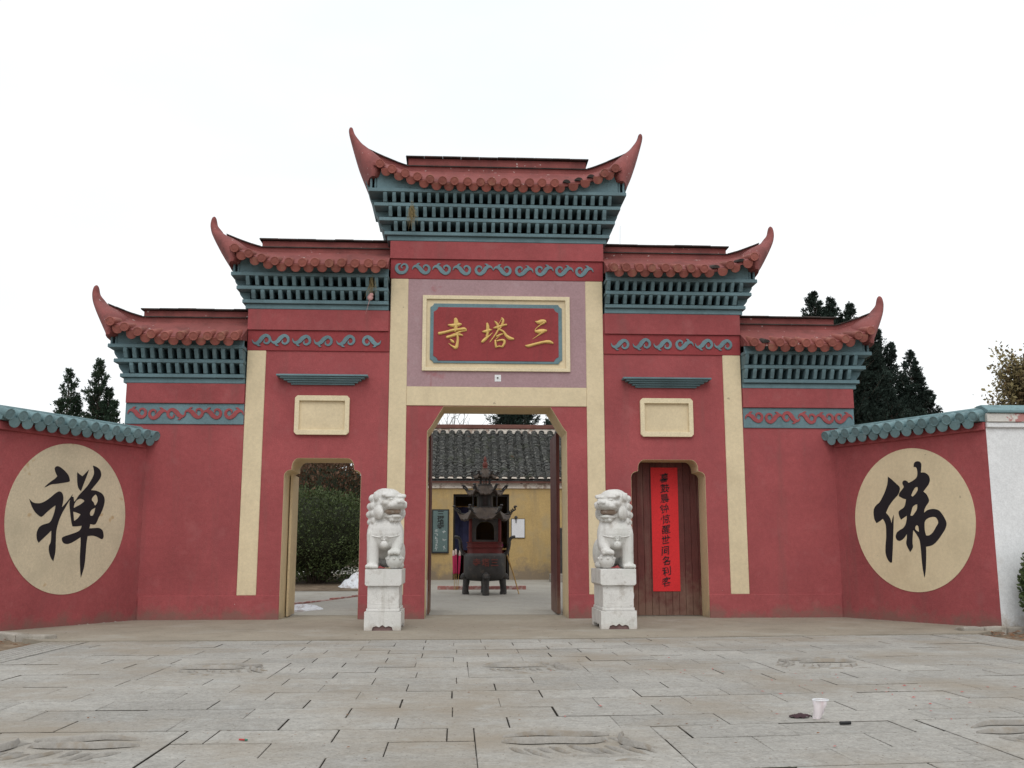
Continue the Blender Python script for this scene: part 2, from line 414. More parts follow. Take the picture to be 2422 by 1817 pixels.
def crom(pts, k=4, closed=False):
    n = len(pts); out = []
    rng = range(n if closed else n-1)
    for i in rng:
        g = lambda j: pts[j % n] if closed else pts[max(0, min(n-1, j))]
        p0, p1, p2, p3 = g(i-1), g(i), g(i+1), g(i+2)
        for j in range(k):
            t = j/k
            out.append(tuple(0.5*((2*b_)+(-a_+c_)*t+(2*a_-5*b_+4*c_-d_)*t*t+(-a_+3*b_-3*c_+d_)*t**3)
                             for a_, b_, c_, d_ in zip(p0, p1, p2, p3)))
    if not closed: out.append(tuple(pts[-1]))
    return out
def lerp_tab(tab, x):
    if x <= tab[0][0]: return tab[0][1]
    for (a, b_), (c_, d_) in zip(tab, tab[1:]):
        if x <= c_: return b_+(d_-b_)*(x-a)/(c_-a)
    return tab[-1][1]
def smooth_poly(pts, k=3):
    """round the gentle corners of an outline, keep the sharp ones."""
    n = len(pts); out = []
    def sharp(i):
        a, b_, c_ = (Vector(pts[(i+d) % n]) for d in (-1, 0, 1))
        u, w = b_-a, c_-b_
        return u.length < 1e-9 or w.length < 1e-9 or u.angle(w) > rad(62)
    for i in range(n):
        p1, p2 = Vector(pts[i]), Vector(pts[(i+1) % n])
        p0 = p1*2-p2 if sharp(i) else Vector(pts[i-1])
        p3 = p2*2-p1 if sharp((i+1) % n) else Vector(pts[(i+2) % n])
        for j in range(k):
            t = j/k
            q = 0.5*((2*p1)+(p2-p0)*t+(2*p0-5*p1+4*p2-p3)*t*t+(3*p1-p0-3*p2+p3)*t**3)
            out.append((q.x, q.y))
    return out

def stroke(mb, pts, depth, to, k=5, prof=5, flat=False):
    """a raised brush stroke: (u, v, half width) points, rounded section; to(u, v, d) maps to space."""
    s = crom(pts, k)
    # rounded ends
    a, b_ = Vector(s[0][:2]), Vector(s[1][:2]); d0 = (a-b_).normalized() if (a-b_).length else Vector((1, 0))
    e, f_ = Vector(s[-1][:2]), Vector(s[-2][:2]); d1 = (e-f_).normalized() if (e-f_).length else Vector((1, 0))
    w0, w1 = max(s[0][2], 1e-4), max(s[-1][2], 1e-4)
    st = [(a.x+d0.x*w0*0.8, a.y+d0.y*w0*0.8, w0*0.25), (a.x+d0.x*w0*0.5, a.y+d0.y*w0*0.5, w0*0.75)]
    en = [(e.x+d1.x*w1*0.5, e.y+d1.y*w1*0.5, w1*0.75), (e.x+d1.x*w1*0.8, e.y+d1.y*w1*0.8, w1*0.25)]
    s = st+[tuple(q) for q in s]+en
    vs = []; n = len(s)
    for i, (u, v, w) in enumerate(s):
        w = max(w, 2e-4)
        p, q = s[max(0, i-1)], s[min(n-1, i+1)]
        t = Vector((q[0]-p[0], q[1]-p[1]))
        t = t.normalized() if t.length > 1e-9 else Vector((1, 0))
        nx, ny = -t.y, t.x
        for j in range(prof):
            c_ = (-1, -.9, 0, .9, 1)[j] if flat else -1+2*j/(prof-1)
            h = depth*((0.05, .95, 1, .95, 0.05)[j] if flat else min(1, w/0.02)*math.sqrt(max(0, 1-c_*c_*0.96)))
            vs.append(to(u+nx*w*c_, v+ny*w*c_, h))
    fs = [(i*prof+j, i*prof+j+1, (i+1)*prof+j+1, (i+1)*prof+j) for i in range(n-1) for j in range(prof-1)]
    fs += [((i+1)*prof, (i+1)*prof+prof-1, i*prof+prof-1, i*prof) for i in range(n-1)]
    fs += [tuple(range(prof)), tuple(range((n-1)*prof, n*prof))[::-1]]
    mb.add(vs, fs)

def text_mesh(ch, size, extrude=0.001, offset=0.0):
    cu = bpy.data.curves.new('glyph', 'FONT')
    cu.body = ch; cu.size = size; cu.extrude = extrude; cu.offset = offset; cu.resolution_u = 3
    cu.align_x = 'CENTER'; cu.align_y = 'CENTER'
    ob = bpy.data.objects.new('glyph', cu); C.objects.link(ob)
    dg = bpy.context.evaluated_depsgraph_get()
    me = bpy.data.meshes.new_from_object(ob.evaluated_get(dg))
    bpy.data.objects.remove(ob); bpy.data.curves.remove(cu)
    me.materials.clear()
    return me

# ================================================================== SETTING: ground, pavement, apron, court
G = MB()
G.add([(-900, -400, -0.14), (900, -400, -0.14), (900, 1500, -0.14), (-900, 1500, -0.14)], [(0, 1, 2, 3)])
struct(G.build('ground', 'dirt', recalc=False))

def skew(x, y):                       # the right half of the paving was laid slightly out of square
    return y + 0.085*max(0.0, x-0.6)
ROWD = 0.4775
Y0 = -7.28
bed = MB()
for xa, xb in ((-6.45, -5.85), (-5.85, 0.6), (0.6, 6.35), (6.35, 7.1)):
    bed.add([(xa, -15.0, -0.018), (xb, -15.0, -0.018), (xb, skew(xb, -4.40), -0.018), (xa, skew(xa, -4.40), -0.018)], [(0, 1, 2, 3)])
pavement = struct(bed.build('pavement', 'joint', recalc=False))
def paver_mesh(x0, x1, y0, y1, z, tilt=(0, 0)):
    g = lambda: rnd.choice((0.001, 0.003, 0.005, 0.007))
    x0 += g(); x1 -= g(); y0 += rnd.choice((0.002, 0.005, 0.010)); y1 -= rnd.choice((0.004, 0.010, 0.017, 0.024))
    c = 0.004
    vs = []
    for ins, zz in ((0, -0.05), (0, z-c), (c, z)):
        for (x, y) in ((x0+ins, y0+ins), (x1-ins, y0+ins), (x1-ins, y1-ins), (x0+ins, y1-ins)):
            vs.append((x, skew(x, y), zz + (tilt[0]*(x-x0)+tilt[1]*(y-y0) if zz > -0.04 else 0)))
    fs = [(8, 9, 10, 11)]
    for r in (4, 0):
        fs += [(r+i, r+(i+1) % 4, r+4+(i+1) % 4, r+4+i) for i in range(4)]
    mb = MB().add(vs, fs)
    return mb
def paver_build(mb, name):
    o = mb.build(name, 'paver', pavement, recalc=False)
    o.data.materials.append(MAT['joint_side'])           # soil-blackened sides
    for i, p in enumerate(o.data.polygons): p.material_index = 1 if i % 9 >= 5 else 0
    return o
far_pav = MB()
slabs = []
LEN = 0.785
for n in range(-6, 16):
    yb = Y0 - ROWD*(n+1); yt = Y0 - ROWD*n
    in_slab = n in (0, 1, 2, 9, 10, 11)
    off = -0.77 if n % 2 else -1.16
    spans = [(-5.8, 6.33)]
    if in_slab:
        spans = [(-5.8, -3.83), (-2.58, -0.62), (0.62, 2.6), (3.86, 6.33)]
    for a, b_ in spans:
        xs = [a]
        k = math.ceil((a-off)/LEN)
        while off+k*LEN < b_:
            x = off+k*LEN + rnd.uniform(-0.035, 0.035)
            if x-xs[-1] > 0.2 and b_-x > 0.17: xs.append(x)
            k += 1
        xs.append(b_)
        for x0, x1 in zip(xs, xs[1:]):
            z = rnd.uniform(-0.003, 0.002)
            pm = paver_mesh(x0, x1, yb, yt, z, (rnd.uniform(-.003, .003), rnd.uniform(-.004, .004)))
            if n <= 11: paver_build(pm, 'paver')
            else: far_pav.add(pm.v, pm.f)
paver_build(far_pav, 'near_pavers')['kind'] = 'stuff'

# carved square slabs: worn lotus and reed reliefs
def relief(mb, cx, cy, seed):
    r = random.Random(seed)
    fx = r.choice((-1, 1))
    to = lambda u, v, d: (cx+u*fx, skew(cx+u*fx, cy+v), -0.003+d*2.1)
    j = lambda a: a+r.uniform(-.03, .03)
    # turned-over leaf rims, then reed stems fanning below, and a bent stalk
    stroke(mb, [(j(-.45), j(.14), .008), (j(-.28), j(.10), .026), (j(-.10), j(.13), .030), (j(.10), j(.11), .022), (j(.20), j(.15), .008)], 0.022, to, 4)
    stroke(mb, [(j(-.42), j(.33), .008), (j(-.20), j(.37), .020), (j(.05), j(.34), .024), (j(.28), j(.38), .010)], 0.020, to, 4)
    for i in range(9):
        x = -.40+.085*i+r.uniform(-.02, .02); L = r.uniform(.16, .30); dx = r.uniform(.06, .16)
        y = j(-.02)-.04*math.sin(i*1.3)
        stroke(mb, [(x, y, .005), (x+dx*.4, y-L*.5, .013), (x+dx, y-L, .004)], 0.018, to, 4)
    for i in range(6):
        x = -.1+.09*i+r.uniform(-.02, .02); y = j(.28)
        stroke(mb, [(x, y, .004), (x+.04, y-.07, .012), (x+.05, y-.15, .004)], 0.016, to, 3)
    stroke(mb, [(j(.36), j(.38), .010), (j(.31), j(.20), .018), (j(.33), j(.02), .020), (j(.41), j(-.14), .016), (j(.50), j(-.24), .006)], 0.024, to, 4)
    stroke(mb, [(j(.34), j(-.02), .006), (j(.44), j(-.05), .014), (j(.53), j(-.07), .005)], 0.018, to, 4)
    for i in range(5):
        x, y = r.uniform(-.45, .2), r.uniform(-.46, -.30)
        stroke(mb, [(x, y, .004), (x+.09, y+.015, .012), (x+.18, y-.01, .004)], 0.014, to, 3)
for i, (cx, n0) in enumerate(((-3.205, 0), (0, 0), (3.23, 0), (-3.205, 9), (0, 9), (3.23, 9))):
    yt = Y0-ROWD*n0; yb = yt-3*ROWD
    s_ = paver_build(paver_mesh(cx-0.62, cx+0.62, yb, yt, 0.0), 'carved_slab')
    rm = MB(); relief(rm, cx, (yt+yb)/2, 40+i)
    rm.build('relief', 'relief', s_, smooth=50)
# grooved strips along both edges: long thin bars
for x0, x1 in ((-6.45, -5.84), (6.37, 7.1)):
    nb = 6; w = (x1-x0)/nb
    for k in range(nb):
        MB().add([], []).box(x0+k*w+0.012, x0+(k+1)*w-0.012, -15.0, skew(x0, -4.42), -0.05, -0.002).build('grooved_bar', 'paver', pavement, bevel=0.006)

# dusty concrete apron between the wings (front edge follows the paving), running under the gate
ap = [(-6.45, -4.38), (0.6, -4.38), (7.1, skew(7.1, -4.38)), (8.2, -2.95), (7.2, -0.5), (7.1, 1.4), (-7.1, 1.4), (-7.2, -0.5), (-8.15, -2.95), (-7.5, -3.3)]
apm = MB()
vs = []; 
NX, NY = 60, 24
def inside(x, y, poly):
    r = False; j = len(poly)-1
    for i in range(len(poly)):
        if (poly[i][1] > y) != (poly[j][1] > y) and x < (poly[j][0]-poly[i][0])*(y-poly[i][1])/(poly[j][1]-poly[i][1])+poly[i][0]: r = not r
        j = i
    return r
apm.prism(ap, -0.12, 0.006, to=lambda u, v, d: (u, v, d))
struct(apm.build('apron', 'apron'))
# temple court behind the gate: rises gently towards the hall
def court_z(y): return 0.008 + 0.0413*max(0.0, min(y-1.3, 10.0))
cm = MB()
ys = [1.2, 1.4, 3, 5, 7, 9, 11.3, 14, 40]
xs = [-30, -2.2, 8, 30]
for j in range(len(ys)-1):
    a, b_ = ys[j], ys[j+1]
    cm.add([(-30, a, court_z(a)), (30, a, court_z(a)), (30, b_, court_z(b_)), (-30, b_, court_z(b_))], [(0, 1, 2, 3)])
struct(cm.build('courtyard', 'court', recalc=False))

# ================================================================== THE GATE
TH = 1.0                                       # wall thickness, front face at y = 0
gate = thing('temple_gate', 'red temple gate with five bays, teal bracket cornices and upturned roof horns', 'gate', (0, 0.5, 0))

def door_poly(x0, x1, ztop, kind):
    if kind == 'centre':
        return [(x0, -0.1), (x0, 3.50), (x0+0.05, 3.56), (x0+0.09, 3.62), (x0+0.27, 3.92), (x0+0.31, ztop), (x1-0.31, ztop), (x1-0.27, 3.92), (x1-0.09, 3.62), (x1-0.05, 3.56), (x1, 3.50), (x1, -0.1)]
    c = []
    for a in range(0, 91, 18): c.append((0.13-0.13*math.cos(rad(a)), ztop-0.33+0.11*math.sin(rad(a))))
    c.append((0.135, ztop-0.20))
    for a in range(0, 91, 18): c.append((0.135+0.13-0.13*math.cos(rad(a)), ztop-0.17+0.17*math.sin(rad(a))))
    L = [(x0, -0.1)] + [(x0+u, v) for u, v in c]
    Rr = [(x1-u, v) for u, v in reversed(c)] + [(x1, -0.1)]
    return L+Rr
DOORS = [(-1.335, 1.345, 3.98, 'centre'), (-4.0, -2.56, 2.975, 'side'), (2.57, 4.01, 2.975, 'side')]

def bay_wall(x0, x1, z1, dp=None):
    if dp:
        poly = [(x0, -0.1), (x0, z1), (x1, z1), (x1, -0.1)] + dp[::-1]
    else:
        poly = [(x0, -0.1), (x0, z1), (x1, z1), (x1, -0.1)]
    return MB().prism(poly, 0.0, TH).build('wall', 'red', gate)
dps = [door_poly(*d) for d in DOORS]
bay_wall(-2.075, 2.075, 7.25, dps[0])
bay_wall(-4.78, -2.078, 5.84, dps[1])
bay_wall(2.078, 4.78, 5.84, dps[2])
bay_wall(-6.98, -4.783, 4.38)
bay_wall(4.783, 6.98, 4.38)
# ochre lining of the three openings
for dp, (x0, x1, zt, kd) in zip(dps, DOORS):
    cx = (x0+x1)/2
    inner = [(x+(0.004 if x < cx else -0.004), z-(0.004 if z > 1 else 0)) for x, z in dp]
    n = len(dp)
    mb = MB()
    for i in range(n-1):
        a, b_, c_, d_ = dp[i], dp[i+1], inner[i+1], inner[i]
        mb.add([(*q[:1], y, q[1]) for y in (0.002, TH-0.002) for q in (a, b_, c_, d_)],
               [(0, 1, 2, 3), (7, 6, 5, 4), (0, 4, 5, 1), (1, 5, 6, 2), (2, 6, 7, 3), (3, 7, 4, 0)])
    mb.build('door_reveal', 'ochre_reveal', gate)
# plinth courses, a finger proud of the wall
for a, b_ in ((-6.55, -4.0), (-2.56, -1.335), (1.345, 2.57), (4.01, 6.55)):
    MB().box(a, b_, -0.022, 0.1, -0.1, 0.44).build('plinth', 'red', gate, bevel=0.008)
# cream columns and the lintel
for s in (-1, 1):
    MB().box(min(s*1.735, s*2.073), max(s*1.735, s*2.073), -0.02, 0.05, 0.4405, 6.49).build('column', 'cream', gate, bevel=0.008)
    MB().box(min(s*4.425, s*4.778), max(s*4.425, s*4.778), -0.02, 0.05, 0.4405, 5.03).build('column', 'cream', gate, bevel=0.008)
MB().box(-1.734, 1.734, -0.017, 0.05, 3.99, 4.36).build('lintel', 'cream', gate, bevel=0.008)
MB().box(-1.734, 1.734, -0.012, 0.05, 4.361, 6.489).build('faded_panel', 'purple', gate)['label'] = 'faded mauve plaster panel around the plaque'

# upper bands (proud) and friezes with cloud scrolls
SCROLL = [(-0.225, -0.02, 0.006), (-0.20, 0.04, 0.022), (-0.14, 0.065, 0.042), (-0.07, 0.03, 0.056), (-0.01, -0.045, 0.060),
          (0.07, -0.10, 0.046), (0.145, -0.06, 0.040), (0.16, 0.025, 0.036), (0.10, 0.085, 0.030), (0.035, 0.06, 0.024), (0.04, 0.01, 0.010)]
CURL = [(-0.03, 0.105, 0.010), (-0.105, 0.07, 0.036), (-0.12, -0.02, 0.048), (-0.05, -0.10, 0.050), (0.06, -0.09, 0.044), (0.12, 0.0, 0.038),
        (0.10, 0.085, 0.030), (0.03, 0.095, 0.024), (-0.015, 0.04, 0.018), (0.015, 0.0, 0.009)]
LOBES = [[(-0.12, 0.06, 0.04), (-0.095, 0.115, 0.022), (-0.05, 0.13, 0.006)], [(-0.03, -0.05, 0.05), (-0.07, -0.085, 0.03), (-0.115, -0.075, 0.012)], [(0.0, -0.06, 0.05), (-0.01, -0.125, 0.028), (-0.05, -0.135, 0.01)]]
def scroll_mesh(base, mx, mz, sc=1.0):
    mb = MB()
    for q, st in enumerate([[(u, v, w*.84) for u, v, w in base]]+(LOBES[:1] if base is SCROLL else [])):
        dz = 0.020-0.0012*q
        stroke(mb, [(u*mx*sc, v*mz*sc, w*sc) for u, v, w in st], dz, lambda u, v, d: (u, -d, v), 4, flat=True)
    return mb.mesh('scroll', smooth=30)
SM = {}
def scrolls(fr, xs, kinds, z, mat):
    for x, kd in zip(xs, kinds):
        key = (kd, mat)
        if key not in SM:
            base = CURL if kd == 'o' else SCROLL
            mx = -1 if kd in ('/', 'L') else 1
            mz = -1 if kd in ('L', 'J') else 1
            SM[key] = scroll_mesh(base, mx, mz, 0.86)
        place('scroll', SM[key], mat, fr, loc=(x, -0.0205, z+rnd.uniform(-.012, .012)), rot=(0, rnd.uniform(-.12, .12), 0))
def band(x0, x1, z0, z1, mat='red', y=-0.055):
    MB().box(x0, x1, y, 0.03, z0, z1).build('band', mat, gate, bevel=0.006)
def frieze(x0, x1, z0, z1, mat):
    return MB().box(x0, x1, -0.022, 0.03, z0, z1).build('frieze', mat, gate, bevel=0.005)
band(-2.10, 2.10, 6.89, 7.25)
f = frieze(-2.09, 2.09, 6.492, 6.888, 'red_dk')
scrolls(f, [-1.87+0.397*i for i in range(10)], 'o\\\\\\/\\////', 6.69, 'teal')
for s in (-1, 1):
    a, b_ = sorted((s*2.102, s*4.79))
    band(a, b_, 5.43, 5.84)
    a, b_ = sorted((s*2.08, s*4.785))
    f = frieze(a, b_, 5.032, 5.428, 'red_dk')
    xs = [-4.50, -4.15, -3.74, -3.33, -2.90, -2.44] if s < 0 else [2.42, 2.85, 3.26, 3.66, 4.08, 4.46]
    scrolls(f, xs, 'JJJJJL' if s < 0 else 'JJJ/JJ', 5.23, 'teal')
    a, b_ = sorted((s*4.792, s*6.99))
    band(a, b_, 3.995, 4.38)
    f = frieze(a, b_, 3.60, 3.993, 'teal')
    xs = [-6.75, -6.40, -6.06, -5.70, -5.36, -4.99] if s < 0 else [5.02, 5.38, 5.72, 6.07, 6.42, 6.76]
    scrolls(f, xs, '\\/L\\\\/', 3.80, 'red')

# plaque: recessed frame, teal panel with notched corners, red field, three gold characters
plq = MB().plate([(-1.45, 4.665), (1.42, 4.665), (1.42, 6.16), (-1.45, 6.16)], [[(-1.375, 4.735), (1.335, 4.735), (1.335, 6.085), (-1.375, 6.085)]], -0.05, 0.02)
plq = plq.build('plaque', 'cream_lt', gate, bevel=0.004)
MB().box(-1.374, 1.334, -0.0125, -0.0118, 4.736, 6.084).build('plaque_ground', 'cream', plq)
def notched(x0, x1, z0, z1, c):
    return [(x0, z0+c), (x0+c*.45, z0+c*.8), (x0+c*.8, z0+c*.45), (x0+c, z0), (x1-c, z0), (x1-c*.8, z0+c*.45), (x1-c*.45, z0+c*.8), (x1, z0+c),
            (x1, z1-c), (x1-c*.45, z1-c*.8), (x1-c*.8, z1-c*.45), (x1-c, z1), (x0+c, z1), (x0+c*.8, z1-c*.45), (x0+c*.45, z1-c*.8), (x0, z1-c)]
MB().prism(notched(-1.30, 1.265, 4.82, 6.00, 0.07), -0.034, -0.0126).build('plaque_border', 'teal', plq, bevel=0.004)
MB().prism(notched(-1.235, 1.195, 4.865, 5.925, 0.09), -0.042, -0.030).build('plaque_field', 'red_dk', plq, bevel=0.004)
PLAQUE={'si':[[(-0.811,5.685,0.0327),(-0.797,5.611,0.0414),(-0.804,5.536,0.0327),(-0.815,5.451,0.024)],[(-0.949,5.569,0.0153),(-0.866,5.558,0.0327),(-0.754,5.577,0.0349),(-0.704,5.583,0.0196)],[(-1.125,5.396,0.0283),(-0.998,5.426,0.024),(-0.865,5.464,0.0261),(-0.731,5.483,0.024),(-0.642,5.493,0.0283),(-0.598,5.47,0.0109)],[(-0.597,5.459,0.0087),(-0.698,5.441,0.0131),(-0.759,5.417,0.0196),(-0.908,5.364,0.0065),(-0.958,5.346,0.0131)],[(-0.974,5.323,0.024),(-0.864,5.353,0.024),(-0.753,5.381,0.024),(-0.675,5.363,0.0153)],[(-0.781,5.405,0.0218),(-0.765,5.303,0.0218),(-0.773,5.201,0.0261),(-0.8,5.121,0.0305),(-0.862,5.143,0.0174),(-0.94,5.204,0.0054)],[(-0.905,5.279,0.0153),(-0.863,5.239,0.0261),(-0.835,5.217,0.0109)]],'ta':[[(-0.197,5.607,0.0196),(-0.185,5.527,0.0305),(-0.19,5.412,0.024),(-0.207,5.332,0.0196)],[(-0.285,5.445,0.0131),(-0.229,5.446,0.0283),(-0.162,5.47,0.0305),(-0.107,5.484,0.0087)],[(-0.29,5.24,0.024),(-0.229,5.298,0.0283),(-0.162,5.356,0.0153),(-0.09,5.425,0.0044)],[(-0.051,5.654,0.0087),(-0.018,5.62,0.0196),(0.011,5.563,0.024),(0.011,5.506,0.0196)],[(-0.062,5.517,0.0174),(0.005,5.535,0.0261),(0.083,5.564,0.0218),(0.178,5.588,0.0174)],[(0.089,5.719,0.0131),(0.117,5.668,0.0218),(0.083,5.564,0.0174),(0.039,5.495,0.0153)],[(0.094,5.714,0.0065),(0.027,5.598,0.0065)],[(0.027,5.495,0.0174),(-0.039,5.38,0.0153),(-0.145,5.236,0.0065)],[(0.027,5.493,0.0153),(0.117,5.45,0.0196),(0.173,5.371,0.0261),(0.24,5.32,0.0327),(0.313,5.304,0.0196)],[(-0.006,5.352,0.0174),(0.05,5.381,0.0174),(0.1,5.399,0.0153)],[(0.05,5.369,0.0087),(-0.028,5.294,0.0065)],[(-0.039,5.277,0.0131),(-0.033,5.209,0.0196),(-0.022,5.135,0.0174)],[(-0.006,5.26,0.0131),(0.061,5.278,0.0174),(0.128,5.273,0.024),(0.14,5.222,0.0218),(0.101,5.153,0.0196)],[(-0.028,5.138,0.0131),(0.039,5.155,0.0153),(0.106,5.144,0.0131)]],'san':[[(0.745,5.659,0.0087),(0.802,5.642,0.0327),(0.869,5.66,0.0392),(0.925,5.661,0.0327),(0.948,5.644,0.0153)],[(0.914,5.632,0.0218),(0.835,5.585,0.0109),(0.767,5.527,0.0076),(0.739,5.486,0.0087),(0.756,5.452,0.0174)],[(0.75,5.458,0.0218),(0.812,5.459,0.0392),(0.891,5.471,0.037),(0.958,5.478,0.0196)],[(0.89,5.448,0.0218),(0.812,5.39,0.0109),(0.688,5.308,0.0033)],[(0.553,5.176,0.0131),(0.609,5.17,0.0261),(0.755,5.212,0.024),(0.901,5.248,0.024),(1.013,5.255,0.0305),(1.085,5.227,0.0153)]]}
for key in ('si', 'ta', 'san'):
    mb = MB()
    for st in PLAQUE[key]:
        stroke(mb, [(x, z, w*1.08) for x, z, w in st], 0.034, lambda u, v, d: (u, -0.042-d, v), 5)
    mb.build('character', 'gold', plq, smooth=50)
# patch where a lamp was taken off, with a bolt
MB().box(-0.045, 0.075, -0.016, -0.0115, 4.47, 4.60).build('mortar_patch', 'wash', gate)
MB().tube([(0.012, -0.03, 4.54), (0.012, -0.012, 4.54)], 0.016, 8).build('bolt', 'cap_dark', gate)

# blank tablets and the small stepped brows above the side doors
for cx in (-3.325, 3.285):
    w, h = 0.515, 0.375
    zc = 3.787
    c = 0.05
    op = [(cx-w, zc-h+c), (cx-w+c*.5, zc-h+c*.4), (cx-w+c, zc-h), (cx+w-c, zc-h), (cx+w-c*.5, zc-h+c*.4), (cx+w, zc-h+c), (cx+w, zc+h-c), (cx+w-c*.5, zc+h-c*.4), (cx+w-c, zc+h), (cx-w+c, zc+h), (cx-w+c*.5, zc+h-c*.4), (cx-w, zc+h-c)]
    t = MB().plate(op, [[(cx-w+.085, zc-h+.095), (cx+w-.085, zc-h+.095), (cx+w-.085, zc+h-.10), (cx-w+.085, zc+h-.10)]], -0.06, 0.005).build('tablet_frame', 'cream_lt', gate, bevel=0.004)
    MB().box(cx-w+.08, cx+w-.08, -0.008, 0.002, zc-h+.09, zc+h-.09).build('tablet', 'cream', t)
    br = MB()
    for k in range(5):
        e = 0.60+0.065*k; d = 0.05+0.04*k
        br.box(cx-e, cx+e, -d, 0.01, 4.37+k*0.036, 4.37+k*0.036+0.0345)
    br.build('brow', 'teal', gate, bevel=0.004)

# ---------------- cornices (slabs and brackets) and roofs
OFF = [0.12, 0.22, 0.315, 0.42]
def bracket_mesh():
    # one fin: rounded front leaning out towards the top
    prof = [(0.30, 0.0), (0.02, 0.0), (-0.012, 0.012)]
    for i in range(1, 7):
        t = i/6
        prof.append((-0.015-0.075*math.sin(t*PI/2)**1.3, 0.02+0.18*t))
    prof.append((0.30, 0.20))
    mb = MB()
    mb.prism(prof, -0.036, 0.036, to=lambda u, v, d: (d, u, v))
    return mb.mesh('bracket', bevel=0.008)
BR = bracket_mesh()

def tile_mesh():
    L = 0.62; r = 0.085; n = 14; mb = MB()
    prof = [(0.0, 0.003), (0.034, 0.003), (0.040, 0.0045), (0.066, 0.0045), (0.071, 0.0), (r-.006, 0.0), (r, 0.007), (r, 0.05), (r*0.93, 0.05), (r*0.95, 0.30), (r*0.92, 0.305), (r*.94, L)]
    vs = []; fs = []
    for rr, d in prof[1:]:
        for k in range(n):
            a = 2*PI*k/n
            vs.append((rr*math.cos(a), d, rr*math.sin(a)))
    m_ = len(prof)-1
    fs.append(tuple(range(n)))
    for i in range(m_-1):
        fs += [(i*n+k, i*n+(k+1) % n, (i+1)*n+(k+1) % n, (i+1)*n+k) for k in range(n)]
    fs.append(tuple(range((m_-1)*n, m_*n)))
    mb.add(vs, fs)
    return mb.mesh('tile', smooth=40)
def drip_mesh():
    pts = [(-0.092, 0.035), (0.092, 0.035)]
    for a in range(0, 181, 15):
        pts.append((0.096*math.cos(rad(a)), -0.115*math.sin(rad(a))**0.75))
    mb = MB().prism(pts, 0.0, 0.016)
    # the pan tile it closes
    pan = []
    for i in range(7):
        t = -1+2*i/6
        pan.append((0.095*t, 0.035-0.04*(1-t*t)))
    pan += [(u, v-0.014) for u, v in reversed(pan)]
    mb.prism(pan, 0.017, 0.95)
    return mb.mesh('drip_tile', bevel=0.004)
TILE, DRIP = tile_mesh(), drip_mesh()
HOLE_PLUG = MB().prism([(0.075*math.cos(rad(a)), 0.06*math.sin(rad(a))) for a in range(0, 181, 15)], 0.0, 0.3).mesh('missing_tile_shade')  # solid plug whose dark colour stands for shade inside a missing tile

